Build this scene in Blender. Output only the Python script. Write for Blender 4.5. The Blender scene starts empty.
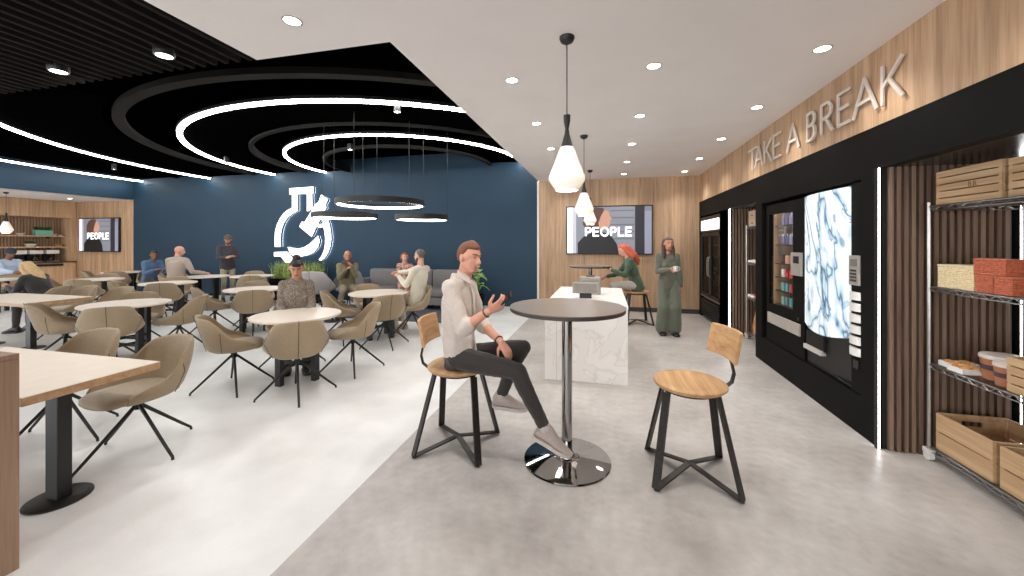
import bpy, bmesh, math, random
from mathutils import Vector as V, Matrix as M, Quaternion as Q
random.seed(7)
S = bpy.context.scene
COL = S.collection
PI = math.pi

# ------------------------------------------------------------------ mesh builder
class MB:
    def __init__(s):
        s.v = []; s.f = []; s.m = []
    def add(s, vs, fs, mi=0):
        o = len(s.v); s.v += [V(p) for p in vs]
        s.f += [tuple(i + o for i in f) for f in fs]; s.m += [mi] * len(fs); return s
    def box(s, x0, x1, y0, y1, z0, z1, mi=0, mat=None):
        p = [V((x, y, z)) for z in (z0, z1) for y in (y0, y1) for x in (x0, x1)]
        if mat is not None: p = [mat @ q for q in p]
        return s.add(p, [(0, 2, 3, 1), (4, 5, 7, 6), (0, 1, 5, 4), (2, 6, 7, 3), (0, 4, 6, 2), (1, 3, 7, 5)], mi)
    def loft(s, rings, mi=0, cap=True, closed=False):
        n = len(rings[0]); vs = [p for r in rings for p in r]; fs = []
        m = len(rings)
        for i in range(m if closed else m - 1):
            a = i * n; b = ((i + 1) % m) * n
            for k in range(n):
                fs.append((a + k, a + (k + 1) % n, b + (k + 1) % n, b + k))
        if cap and not closed:
            fs.append(tuple(range(n))[::-1]); fs.append(tuple((m - 1) * n + k for k in range(n)))
        return s.add(vs, fs, mi)
    def lathe(s, prof, c=(0, 0, 0), n=32, mi=0, cap=True):
        c = V(c)
        return s.loft([[c + V((r * math.cos(2 * PI * k / n), r * math.sin(2 * PI * k / n), z)) for k in range(n)] for r, z in prof], mi, cap)
    def prism(s, poly, z0, z1, mi=0, mi_side=None, mat=None):
        n = len(poly)
        vs = [V((x, y, z0)) for x, y in poly] + [V((x, y, z1)) for x, y in poly]
        if mat is not None: vs = [mat @ q for q in vs]
        s.add(vs, [tuple(range(n))[::-1], tuple(range(n, 2 * n))], mi)
        o = len(s.v) - 2 * n
        for k in range(n):
            s.f.append((o + k, o + (k + 1) % n, o + n + (k + 1) % n, o + n + k)); s.m.append(mi if mi_side is None else mi_side)
        return s
    def tube(s, pts, r, n=8, mi=0, closed=False, flat=None):
        pts = [V(p) for p in pts]; m = len(pts)
        rr = r if isinstance(r, (list, tuple)) else [r] * m
        rings = []; prev = None
        for i, p in enumerate(pts):
            a = pts[(i - 1) % m] if (closed or i > 0) else p
            b = pts[(i + 1) % m] if (closed or i < m - 1) else p
            t = (b - a)
            if t.length < 1e-9: t = V((0, 0, 1))
            t.normalize()
            if prev is None:
                h = V((0, 0, 1)) if abs(t.z) < .95 else V((1, 0, 0))
                e = t.cross(h).normalized()
            else:
                e = (prev - t * prev.dot(t)).normalized()
            prev = e; g = t.cross(e)
            fl = flat if flat else (1, 1)
            rings.append([p + e * (math.cos(2 * PI * k / n) * rr[i] * fl[0]) + g * (math.sin(2 * PI * k / n) * rr[i] * fl[1]) for k in range(n)])
        return s.loft(rings, mi, True, closed)
    def bar(s, a, b, w, t, side, mi=0):
        """flat bar from a to b: width w along side, thickness t"""
        a, b = V(a), V(b); d = (b - a).normalized(); u = V(side); u = (u - d * u.dot(d)).normalized(); n = d.cross(u)
        ring = lambda c: [c + u * w / 2 * i + n * t / 2 * j for i, j in ((1, 1), (-1, 1), (-1, -1), (1, -1))]
        return s.loft([ring(a), ring(b)], mi)
    def ball(s, c, r, mi=0, n=14, m=9, ax=None):
        c = V(c)
        if not isinstance(r, (list, tuple)): r = (r, r, r)
        ax = ax or (V((1, 0, 0)), V((0, 1, 0)), V((0, 0, 1)))
        rings = []
        for j in range(1, m):
            th = PI * j / m
            rings.append([c + ax[0] * (r[0] * math.sin(th) * math.cos(2 * PI * k / n)) + ax[1] * (r[1] * math.sin(th) * math.sin(2 * PI * k / n)) + ax[2] * (-r[2] * math.cos(th)) for k in range(n)])
        return s.loft(rings, mi)
    def limb(s, pts, rs, mi=0, n=12):
        pts = [V(p) for p in pts]
        for i in range(len(pts)):
            s.ball(pts[i], rs[i], mi, n, 8)
            if i: s.tube([pts[i - 1], pts[i]], [rs[i - 1], rs[i]], n, mi)
        return s
    def eloft(s, secs, n=20, mi=0):
        """secs: (center, lateral unit, forward unit, half width, half depth)"""
        rings = []
        for c, l, f, w, d in secs:
            rings.append([V(c) + V(l) * (math.cos(2 * PI * k / n) * w) + V(f) * (math.sin(2 * PI * k / n) * d) for k in range(n)])
        return s.loft(rings, mi)
    def build(s, name, mats, parent=None, smooth=False, bevel=0, fix=True, seg=2, mods=None):
        me = bpy.data.meshes.new(name)
        me.from_pydata([tuple(p) for p in s.v], [], s.f)
        if not isinstance(mats, (list, tuple)): mats = [mats]
        for m in mats: me.materials.append(m)
        for p, mi in zip(me.polygons, s.m): p.material_index = mi
        if fix:
            bm = bmesh.new(); bm.from_mesh(me); bmesh.ops.recalc_face_normals(bm, faces=bm.faces); bm.to_mesh(me); bm.free()
        o = bpy.data.objects.new(name, me); COL.objects.link(o)
        if parent: o.parent = parent
        if bevel:
            b = o.modifiers.new('b', 'BEVEL'); b.width = bevel; b.segments = seg; b.limit_method = 'ANGLE'; b.angle_limit = .6
        for k, kw in (mods or []):
            md = o.modifiers.new('m', k)
            for a, x in kw.items(): setattr(md, a, x)
        if bevel or mods: bake(o)
        if smooth:
            o.data.polygons.foreach_set('use_smooth', [True] * len(o.data.polygons))
            if smooth != 'all':
                try: o.data.set_sharp_from_angle(angle=smooth if isinstance(smooth, float) else .7)
                except Exception: pass
        return o

def bake(o):
    dg = bpy.context.evaluated_depsgraph_get(); dg.update()
    me = bpy.data.meshes.new_from_object(o.evaluated_get(dg), depsgraph=dg)
    o.modifiers.clear(); old = o.data; o.data = me
    me.name = o.name
    if old.users == 0: bpy.data.meshes.remove(old)

def thing(name, label, cat, loc=(0, 0, 0), rz=0, group=None):
    o = bpy.data.objects.new(name, None); COL.objects.link(o); o.empty_display_size = .1
    o.location = loc; o.rotation_euler = (0, 0, rz)
    tag(o, label, cat, group); return o
def tag(o, label, cat, group=None):
    o['label'] = label; o['category'] = cat
    if group: o['group'] = group
    return o
def struct(o):
    o['kind'] = 'structure'; return o
def copy_thing(src, loc, rz=None, label=None, group=None):
    r = src.copy(); COL.objects.link(r); r.location = loc
    if rz is not None: r.rotation_euler = (0, 0, rz)
    if label: r['label'] = label
    if group: r['group'] = group
    for ch in [c for c in COL.objects if c.parent is src]:
        c = ch.copy(); COL.objects.link(c); c.parent = r
        for g in [q for q in COL.objects if q.parent is ch]:
            d = g.copy(); COL.objects.link(d); d.parent = c
    return r

# ------------------------------------------------------------------ materials
def hexc(r, g, b):
    f = lambda c: ((c / 255 + .055) / 1.055) ** 2.4 if c > 10 else c / 255 / 12.92
    return (f(r), f(g), f(b), 1)
class N:
    def __init__(s, name):
        s.m = bpy.data.materials.new(name); s.m.use_nodes = True; s.t = s.m.node_tree; s.b = s.t.nodes['Principled BSDF']
    def n(s, typ, **kw):
        x = s.t.nodes.new(typ)
        for k, v in kw.items():
            if k in x.inputs: x.inputs[k].default_value = v
            else: setattr(x, k, v)
        return x
    def l(s, a, b): s.t.links.new(a, b)
    def coords(s, scale=(1, 1, 1), rot=(0, 0, 0)):
        tc = s.n('ShaderNodeTexCoord'); mp = s.n('ShaderNodeMapping'); mp.inputs['Scale'].default_value = scale; mp.inputs['Rotation'].default_value = rot
        s.l(tc.outputs['Object'], mp.inputs['Vector']); return mp.outputs['Vector']
    def ramp(s, fac, stops):
        r = s.n('ShaderNodeValToRGB'); e = r.color_ramp.elements
        while len(e) < len(stops): e.new(.5)
        for i, (p, c) in enumerate(stops): e[i].position = p; e[i].color = c
        s.l(fac, r.inputs['Fac']); return r.outputs['Color']
    def bump(s, fac, strength=.2, dist=.01):
        b = s.n('ShaderNodeBump'); b.inputs['Strength'].default_value = strength; b.inputs['Distance'].default_value = dist
        s.l(fac, b.inputs['Height']); s.l(b.outputs['Normal'], s.b.inputs['Normal'])
def plain(name, rgb, rough=.5, metal=0, bumpy=0, var=.06, nscale=30, emit=0, spec=None, coat=0):
    x = N(name); c = hexc(*rgb)
    nz = x.n('ShaderNodeTexNoise'); nz.inputs['Scale'].default_value = nscale; nz.inputs['Detail'].default_value = 4
    x.l(x.coords(), nz.inputs['Vector'])
    lo = tuple(min(1, q * (1 - var)) for q in c[:3]) + (1,); hi = tuple(min(1, q * (1 + var)) for q in c[:3]) + (1,)
    x.l(x.ramp(nz.outputs['Fac'], [(.3, lo), (.7, hi)]), x.b.inputs['Base Color'])
    x.b.inputs['Roughness'].default_value = rough; x.b.inputs['Metallic'].default_value = metal
    if spec is not None: x.b.inputs['Specular IOR Level'].default_value = spec
    if coat: x.b.inputs['Coat Weight'].default_value = coat
    if bumpy: x.bump(nz.outputs['Fac'], bumpy, .004)
    if emit:
        x.b.inputs['Emission Color'].default_value = c; x.b.inputs['Emission Strength'].default_value = emit
    return x.m
def glow(name, rgb, e):
    x = N(name); c = hexc(*rgb); x.b.inputs['Base Color'].default_value = c
    x.b.inputs['Emission Color'].default_value = c; x.b.inputs['Emission Strength'].default_value = e; return x.m
def wood(name, c1, c2, c3, axis='z', rough=.45, plank=0, scale=1, coat=0):
    x = N(name)
    sc = {'z': (9, 9, .35), 'x': (.35, 9, 9), 'y': (9, .35, 9)}[axis]; sc = tuple(q * scale for q in sc)
    co = x.coords(sc)
    n1 = x.n('ShaderNodeTexNoise'); n1.inputs['Scale'].default_value = 1.6; n1.inputs['Detail'].default_value = 6; n1.inputs['Distortion'].default_value = .4; x.l(co, n1.inputs['Vector'])
    n2 = x.n('ShaderNodeTexNoise'); n2.inputs['Scale'].default_value = 9; n2.inputs['Detail'].default_value = 5; x.l(co, n2.inputs['Vector'])
    mx = x.n('ShaderNodeMix'); mx.data_type = 'FLOAT'; mx.inputs[0].default_value = .35
    x.l(n1.outputs['Fac'], mx.inputs[2]); x.l(n2.outputs['Fac'], mx.inputs[3])
    col = x.ramp(mx.outputs[0], [(.32, hexc(*c1)), (.5, hexc(*c2)), (.68, hexc(*c3))])
    if plank:
        # broad veneer bands with slightly different tone
        w = x.coords({'z': (plank, plank, 0), 'x': (0, plank, 0), 'y': (plank, 0, 0)}[axis])
        vo = x.n('ShaderNodeTexVoronoi'); vo.inputs['Scale'].default_value = 1; x.l(w, vo.inputs['Vector'])
        sp = x.n('ShaderNodeSeparateColor'); x.l(vo.outputs['Color'], sp.inputs[0])
        mr = x.n('ShaderNodeMapRange'); mr.inputs['To Min'].default_value = .86; mr.inputs['To Max'].default_value = 1.1; x.l(sp.outputs[0], mr.inputs['Value'])
        mm = x.n('ShaderNodeMix'); mm.data_type = 'RGBA'; mm.blend_type = 'MULTIPLY'; mm.inputs[0].default_value = 1
        x.l(col, mm.inputs[6]); x.l(mr.outputs[0], mm.inputs[7]); col = mm.outputs[2]
    x.l(col, x.b.inputs['Base Color']); x.b.inputs['Roughness'].default_value = rough
    if coat: x.b.inputs['Coat Weight'].default_value = coat
    x.bump(mx.outputs[0], .08, .003)
    return x.m

WHITE_CEIL = plain('ceiling_paint', (236, 231, 228), .85, nscale=2, var=.02)
OAKWALL = wood('oak_wall_veneer', (150, 118, 88), (185, 151, 119), (203, 172, 140), 'z', .5, plank=3.2)
OAKTOP = wood('oak_table_edge', (166, 126, 90), (190, 150, 112), (208, 170, 132), 'x', .45)
PALETOP = plain('pale_laminate_top', (232, 216, 198), .35, nscale=12, var=.03)
STONETOP = plain('pale_speckled_top', (236, 220, 205), .35, nscale=90, var=.07)
BLACK = plain('black_powder_coat', (22, 21, 21), .45, nscale=60)
MATTEBLACK = plain('black_panel', (14, 13, 12), .65, nscale=8, var=.1, spec=.12)
VOID = plain('black_deck', (2, 2, 2), 1, spec=0)
RAFT = plain('black_raft', (5, 5, 5), 1, nscale=4, spec=.0)
RINGM = plain('dark_grey_ring', (40, 38, 36), .8, spec=.1)
SLATC = plain('charcoal_baffle', (36, 33, 31), .9, nscale=3, spec=.05)
BLUE = plain('navy_blue_wall_paint', (20, 53, 74), .65, nscale=1.2, var=.07)
LED = glow('led_strip', (255, 255, 252), 18)
LEDV = glow('vertical_led', (255, 255, 255), 9)
LENS = glow('downlight_lens', (255, 252, 246), 14)
WHITEPLASTIC = plain('white_plastic', (228, 226, 222), .4)
CHROME = plain('chrome', (168, 166, 164), .04, 1, var=.01)
STEEL = plain('brushed_steel', (176, 172, 166), .32, 1, nscale=50)
WIRE = plain('chrome_wire', (150, 150, 150), .3, 1)
GREYTOP = plain('taupe_laminate', (126, 116, 107), .28, nscale=8, var=.04)
DARKEDGE = plain('dark_edge_band', (62, 52, 46), .5)
GREYPLASTIC = plain('grey_plastic', (150, 142, 134), .5)
KEYPAD = plain('silver_plate', (176, 170, 164), .4, .3)
SEATWOOD = wood('stool_seat_wood', (160, 118, 76), (190, 148, 102), (206, 168, 124), 'x', .5, scale=1.3)
IRON = plain('dark_iron', (58, 54, 51), .42, .6, nscale=40, var=.2)
GREYFAB = plain('grey_sofa_fabric', (128, 124, 124), .95, nscale=60, var=.1, bumpy=.3)
LTGREYFAB = plain('light_grey_fabric', (176, 170, 168), .95, nscale=60, var=.08, bumpy=.3)
MARBLE = None
def m_marble():
    x = N('white_marble'); co = x.coords((1.4, 1.4, 1.4))
    n1 = x.n('ShaderNodeTexNoise'); n1.inputs['Scale'].default_value = 1.5; n1.inputs['Detail'].default_value = 9; n1.inputs['Distortion'].default_value = 1.6; x.l(co, n1.inputs['Vector'])
    x.l(x.ramp(n1.outputs['Fac'], [(.0, hexc(232, 226, 220)), (.47, hexc(232, 227, 221)), (.5, hexc(221, 215, 209)), (.53, hexc(235, 230, 225)), (1, hexc(240, 236, 231))]), x.b.inputs['Base Color'])
    x.b.inputs['Roughness'].default_value = .22; return x.m
MARBLE = m_marble()
def m_terrazzo():
    x = N('white_terrazzo'); co = x.coords()
    n1 = x.n('ShaderNodeTexNoise'); n1.inputs['Scale'].default_value = 2.2; n1.inputs['Detail'].default_value = 5; x.l(co, n1.inputs['Vector'])
    v1 = x.n('ShaderNodeTexVoronoi'); v1.inputs['Scale'].default_value = 45; x.l(co, v1.inputs['Vector'])
    a = x.ramp(n1.outputs['Fac'], [(.35, hexc(222, 220, 218)), (.65, hexc(236, 235, 233))])
    sp = x.ramp(v1.outputs['Distance'], [(.0, hexc(190, 182, 172)), (.16, hexc(255, 255, 255)), (1, (1, 1, 1, 1))])
    mm = x.n('ShaderNodeMix'); mm.data_type = 'RGBA'; mm.blend_type = 'MULTIPLY'; mm.inputs[0].default_value = .35
    x.l(a, mm.inputs[6]); x.l(sp, mm.inputs[7]); x.l(mm.outputs[2], x.b.inputs['Base Color'])
    x.b.inputs['Roughness'].default_value = .32; return x.m
def m_concrete():
    x = N('grey_polished_concrete'); co = x.coords()
    n1 = x.n('ShaderNodeTexNoise'); n1.inputs['Scale'].default_value = 1.7; n1.inputs['Detail'].default_value = 8; n1.inputs['Roughness'].default_value = .62; x.l(co, n1.inputs['Vector'])
    n2 = x.n('ShaderNodeTexNoise'); n2.inputs['Scale'].default_value = 14; n2.inputs['Detail'].default_value = 6; x.l(co, n2.inputs['Vector'])
    mx = x.n('ShaderNodeMix'); mx.data_type = 'FLOAT'; mx.inputs[0].default_value = .3; x.l(n1.outputs['Fac'], mx.inputs[2]); x.l(n2.outputs['Fac'], mx.inputs[3])
    x.l(x.ramp(mx.outputs[0], [(.34, hexc(160, 153, 148)), (.5, hexc(180, 174, 169)), (.66, hexc(197, 192, 188))]), x.b.inputs['Base Color'])
    r = x.n('ShaderNodeMapRange'); r.inputs['To Min'].default_value = .22; r.inputs['To Max'].default_value = .5; x.l(n1.outputs['Fac'], r.inputs['Value']); x.l(r.outputs[0], x.b.inputs['Roughness'])
    return x.m
TERRAZZO, CONCRETE = m_terrazzo(), m_concrete()
def m_fabric(name, a, b, sc=220):
    x = N(name); co = x.coords()
    n0 = x.n('ShaderNodeTexNoise'); n0.inputs['Scale'].default_value = sc; n0.inputs['Detail'].default_value = 3; x.l(co, n0.inputs['Vector'])
    x.l(x.ramp(n0.outputs['Fac'], [(.35, hexc(*a)), (.65, hexc(*b))]), x.b.inputs['Base Color'])
    x.b.inputs['Roughness'].default_value = .9; x.b.inputs['Sheen Weight'].default_value = .2; x.bump(n0.outputs['Fac'], .25, .002); return x.m
TAN = m_fabric('taupe_chair_fabric', (144, 124, 99), (170, 150, 123))
TANSEAT = m_fabric('taupe_seat_fabric', (150, 134, 112), (174, 158, 136))
SEAM = plain('dark_seam', (84, 70, 56), .9)
SLATBROWN = wood('brown_batten', (92, 72, 58), (128, 104, 88), (150, 126, 108), 'z', .5)
SLATDARK = plain('dark_batten_backing', (22, 17, 14), .8)
CRATE = wood('crate_pine', (158, 124, 90), (186, 152, 114), (204, 174, 138), 'y', .6)
CRATED = plain('crate_ink', (104, 76, 50), .8)
GREEN = plain('leaf_green', (92, 132, 60), .5, nscale=15, var=.35)
GREEND = plain('leaf_green_dark', (52, 84, 40), .5, nscale=15, var=.3)
def m_glass(name, tint=(1, 1, 1, 1), f=.1):
    x = N(name); tr = x.n('ShaderNodeBsdfTransparent'); tr.inputs[0].default_value = tint
    gl = x.n('ShaderNodeBsdfGlossy'); gl.inputs['Roughness'].default_value = .02
    mx = x.n('ShaderNodeMixShader'); mx.inputs[0].default_value = f
    x.l(tr.outputs[0], mx.inputs[1]); x.l(gl.outputs[0], mx.inputs[2])
    out = [q for q in x.t.nodes if q.type == 'OUTPUT_MATERIAL'][0]; x.l(mx.outputs[0], out.inputs[0]); return x.m
GLASS = m_glass('clear_glass', f=.06); DARKGLASS = m_glass('tinted_glass', (.55, .52, .5, 1), .1)
# ------------------------------------------------------------------ setting
YB = 9.3; XR = 2.05; ZC = 3.08; XO = -1.556; YO = 2.58; XS = -2.77; XL = -14.9; ZD = 3.9; YF = -6.0
struct(MB().box(XO + .011, 3.2, YF, YB + .3, -.1, 0).build('floor', CONCRETE))
struct(MB().box(-19, XO + .011, YF, YB + .3, -.1, 0).build('floor_terrazzo', TERRAZZO))
struct(MB().box(XO, XR + .02, YF, YB, ZC, ZC + .06).box(XS, XO, YF, YO, ZC, ZC + .06).build('ceiling', WHITE_CEIL))
struct(MB().box(-19, 3.2, YF, YB + .3, ZD, ZD + .1).build('ceiling_deck', VOID))
# upstands that close the sides of the white soffit above the opening
struct(MB().box(XO + .01, XO + .05, YO, YB, ZC + .06, ZD).box(XS, XO + .05, YO - .05, YO - .01, ZC + .06, ZD).box(XL, XS, YO - .06, YO - .02, ZC + .12, ZD).build('ceiling_upstand', VOID))
sl = MB(); x = XS - .06
while x > XL:
    sl.box(x - .018, x + .018, YF, YO, ZC, ZC + .1); x -= .121
struct(sl.build('ceiling_slats', SLATC))
struct(MB().box(XL, -1.6, YB, YB + .15, 0, ZD).build('wall_back', BLUE))
struct(MB().box(-1.56, 3.2, YB, YB + .15, 0, ZD).build('wall_back_oak', OAKWALL))
struct(MB().box(-1.6, -1.56, YB - .012, YB + .15, 0, ZC).build('trim_1', WHITEPLASTIC))
struct(MB().box(-1.56, XR, YB - .015, YB - .0005, 0, .1).build('baseboard_back', DARKEDGE))
struct(MB().box(XL, -1.6, YB - .015, YB - .0005, 0, .1).build('baseboard_back_blue', BLUE))
# left side: blue header, alcove behind it with oak walls
struct(MB().box(XL - .15, XL, YF, YB + .15, 2.99, ZD).build('wall_left', BLUE))
struct(MB().box(-19, XL - .15, YF, YB, 2.97, 3.05).build('ceiling_alcove', WHITE_CEIL))
struct(MB().box(-17.5, XL, YB, YB + .15, 0, 2.99).build('wall_alcove_back', OAKWALL))
struct(MB().box(-19, -17.5, YB, YB + .15, 0, 2.99).build('wall_alcove_end', OAKWALL))
sl = MB().box(-18.1, -18.03, 3, YB, 0, 2.99, 1); y = 3.0
while y < YB:
    sl.box(-18.03, -18.005, y, y + .035, .98, 2.45); y += .07
struct(sl.build('wall_left_alcove', [wood('alcove_batten', (150, 120, 92), (176, 146, 116), (196, 166, 138), 'z'), plain('alcove_wall', (140, 116, 94), .8)]))
# right side: oak fascia over a black frame with recesses
struct(MB().box(XR, XR + .12, YF, YB, 2.488, ZC + .06).build('wall_right_fascia', OAKWALL))
fr = MB()
fr.box(XR, XR + .1, YF, YB, 2.16, 2.488)                        # black band
fr.box(XR, XR + .1, 7.25, 7.72, 0, 2.16)                         # between cooler and alcove
fr.box(XR, XR + .95, 9.15, YB, 0, 2.16)
fr.box(XR, XR + .95, 5.80, 6.02, 0, 2.16)                        # vending box
fr.box(XR, XR + .95, 3.55, 3.75, 0, 2.16)
fr.box(XR, XR + .95, 3.75, 5.80, 0, .32)
fr.box(XR, XR + .95, 3.75, 5.80, 2.105, 2.16)
fr.box(XR, XR + .95, 7.30, 7.72, 0, 2.16)
struct(fr.build('wall_right', MATTEBLACK))
struct(MB().box(XR + .1, 3.2, YF, YB, 2.16, 2.2).build('ceiling_recess', plain('recess_soffit', (60, 56, 54), .25)))
struct(MB().box(3.0, 3.12, YF, YB, 0, 2.16).build('wall_recess_back', SLATDARK))
def battens(name, y, x0, x1):
    b = MB().box(x0, x1, y - .01, y + .0, 0, 2.158, 1); x = x0 + .035
    while x < x1 - .03:
        b.box(x, x + .026, y - .04, y - .01, 0, 2.158); x += .046
    return struct(b.build(name, [SLATBROWN, SLATDARK]))
battens('wall_battens', 3.549, XR + .02, 2.835)
battens('wall_battens_far', 7.249, XR + .02, 2.88)
b = MB(); y = -1.0
while y < 3.4:
    b.box(2.965, 2.998, y, y + .026, 0, 2.158); y += .046
y = 6.03
while y < 7.15:
    b.box(2.965, 2.998, y, y + .036, 0, 2.158); y += .066
struct(b.build('wall_battens_back', SLATBROWN))
def led_strip(name, label, x0, x1, y0, y1):
    t = thing(name, label, 'light strip', ((x0 + x1) / 2, (y0 + y1) / 2, 0))
    w, d = (x1 - x0) / 2, (y1 - y0) / 2
    MB().box(-w, w, -d, d, .004, 2.156).build('diffuser', LEDV, t)
    MB().box(-w - .006, -w, -d, d, 0, 2.156).box(w, w + .006, -d, d, 0, 2.156).build('housing', BLACK, t)
    return t
led_strip('light_strip', 'vertical white light strip at the near edge of the coffee machine frame, beside the shelves', XR - .012, XR - .001, 3.522, 3.556)
led_strip('light_strip', 'slim vertical white light strip between the drinks cooler and the far shelf bay', XR + .0, XR + .022, 7.205, 7.245)
led_strip('light_strip', 'broad white light strip in the inner corner behind the near wire shelves', 2.862, 2.93, 3.49, 3.545)
# far glazed wall behind the viewer lets the daylight in
w = MB()
w.box(-19, 3.2, YF - .1, YF, 0, .12).box(-19, 3.2, YF - .1, YF, 2.9, ZD)
x = -19
while x < 3.2:
    w.box(x, x + .08, YF - .1, YF, .12, 2.9); x += 2.2
struct(w.build('wall_front', MATTEBLACK))
struct(MB().box(-19, 3.2, YF - .06, YF - .05, .12, 2.9).build('window_1', m_glass('window_glass', f=.04)))
struct(MB().box(3.12, 3.2, YF, YB, 0, ZD).build('wall_right_outer', MATTEBLACK))

# ------------------------------------------------------------------ concentric ceiling rings
RC = (-4.8, 9.0)
def annulus(mb, r0, r1, z0, z1, mi=0, mi_low=None):
    n = max(96, int(r1 * 90)); th = [2 * PI * k / n for k in range(n + 1)]
    def ok(t, r):
        x, y = RC[0] + r * math.cos(t), RC[1] + r * math.sin(t)
        if r1 > 6.4 and x > RC[0] - .5: return False
        return y <= YB + .01 and x < XO + .0 and x > XL + .01 and y > YO
    run = []
    segs = []
    for t in th:
        if ok(t, r1) and ok(t, r0): run.append(t)
        elif run: segs.append(run); run = []
    if run: segs.append(run)
    if len(segs) > 1 and segs[0][0] == 0 and abs(segs[-1][-1] - 2 * PI) < 1e-6: segs = [segs[-1] + segs[0][1:]] + segs[1:-1]
    for run in segs:
        if len(run) < 2: continue
        p = lambda t, r, z: V((RC[0] + r * math.cos(t), RC[1] + r * math.sin(t), z))
        mb.loft([[p(t, r0, z0), p(t, r1, z0), p(t, r1, z1), p(t, r0, z1)] for t in run], mi)
    return mb
struct(annulus(annulus(annulus(MB(), 2.05, 2.78, 3.58, 3.68), 3.43, 4.48, 3.60, 3.70), 5.45, 6.84, 3.60, 3.70).build('ceiling_raft', RAFT))
struct(annulus(annulus(MB(), 6.95, 8.1, 3.64, 3.70), 8.3, 9.63, 3.64, 3.70).build('ceiling_raft_outer', RAFT))
def ring_thing(name, label, cat, r0, r1, z0, z1, mat, gname=None):
    t = thing(name, label, cat, (RC[0], RC[1], 3.5))
    m = annulus(MB(), r0, r1, z0, z1)
    for p in m.v: p -= V((RC[0], RC[1], 3.5))
    m.build('diffuser' if mat is LED else 'band', mat, t)
    if mat is LED:
        m = annulus(MB(), r0 - .012, r1 + .012, z1, z1 + .05)
        for p in m.v: p -= V((RC[0], RC[1], 3.5))
        m.build('channel', BLACK, t)
    return t
G = 'curved light lines in the black ceiling'
ring_thing('ceiling_light_ring', 'inner glowing curved light line, smallest of the ceiling loops, above the ring pendants', 'ceiling light', 2.79, 2.845, 3.545, 3.575, LED, G)
ring_thing('ceiling_light_ring', 'large glowing curved light loop around the inner loop in the black ceiling', 'ceiling light', 4.475, 4.55, 3.545, 3.575, LED, G)
ring_thing('ceiling_light_ring', 'long glowing arc sweeping from the left picture edge to the blue wall', 'ceiling light', 6.85, 6.91, 3.53, 3.56, LED, G)
ring_thing('ceiling_light_ring', 'outermost glowing light line running just above the blue header at far left', 'ceiling light', 9.66, 9.72, 3.55, 3.58, LED, G)
ring_thing('ceiling_ring', 'unlit dark grey innermost ring edge over the ring pendants', 'ceiling ring', 1.99, 2.06, 3.52, 3.70, RINGM)
ring_thing('ceiling_ring', 'unlit dark grey ring between the two glowing loops', 'ceiling ring', 3.38, 3.46, 3.56, 3.68, RINGM)
ring_thing('ceiling_ring', 'widest unlit grey ring band, just past the ends of the ceiling slats', 'ceiling ring', 5.19, 5.34, 3.58, 3.66, RINGM)
ring_thing('ceiling_ring', 'faint unlit ring between the two outermost glowing lines at far left', 'ceiling ring', 8.1, 8.2, 3.6, 3.68, RAFT)

# ------------------------------------------------------------------ downlights
def downlight():
    t = thing('downlight', '', 'ceiling light', (0, 0, ZC))
    MB().lathe([(.052, -.004), (.064, -.004), (.064, .001), (.052, .001)], n=24, cap=False).add([], []).build('trim', plain('downlight_trim', (170, 164, 158), .5), t, smooth=True, fix=True)
    MB().lathe([(.052, -.002), (.052, .0015)], n=24).build('lens', LENS, t)
    return t
dl0 = downlight()
LD = bpy.data.lights.new('downlight_beam', 'SPOT'); LD.energy = 27; LD.spot_size = 2.2; LD.spot_blend = .8; LD.shadow_soft_size = .06; LD.color = (1, .975, .945)
cols = {-.83: 'left', .405: 'middle', 1.635: 'right'}
rows = {2.15: 'nearest', 3.45: 'second', 4.77: 'third', 6.1: 'fourth', 7.42: 'fifth', 8.7: 'farthest'}
first = True
for cx, cn in cols.items():
    for cy, rn in rows.items():
        lab = 'round recessed downlight in the white ceiling, %s row from the viewer, %s column' % (rn, cn)
        if first: t = dl0; t.location = (cx, cy, ZC); t['label'] = lab; first = False
        else: t = copy_thing(dl0, (cx, cy, ZC), label=lab)
        t['group'] = 'downlights in the white ceiling'
        if t is dl0: l = bpy.data.objects.new('downlight_beam', LD); COL.objects.link(l); l.parent = t; l.location = (0, 0, -.02)
t = copy_thing(dl0, (-2.05, 2.18, ZC), label='round recessed downlight in the white ceiling at top, left of the black opening corner')
t['group'] = 'downlights in the white ceiling'
for x, l_ in ((-3.36, 'round bright downlight among the dark ceiling slats, the nearer to the white ceiling'), (-4.55, 'round bright downlight among the dark ceiling slats, farther left of the two')):
    t = copy_thing(dl0, (x, 2.3, 3.05), label=l_); t['group'] = 'downlights in the dark slats'
    MB().lathe([(.066, -.003), (.07, .02), (.07, .05)], n=20, cap=False).build('can', BLACK, t)
for y, l_ in ((5.2, 'nearest of the three'), (6.9, 'middle one of the three'), (8.5, 'farthest of the three')):  # extra downlight copies, added only to brighten the alcove
    t = copy_thing(dl0, (-16.3, y, 2.97), label='added round downlight to brighten the alcove at far left, ' + l_); t['group'] = 'added downlights brightening the alcove'
LC = bpy.data.lights.new('cafe_beam', 'SPOT'); LC.energy = 28; LC.spot_size = 2.4; LC.spot_blend = .9; LC.shadow_soft_size = .08; LC.color = (1, .98, .955)

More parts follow.
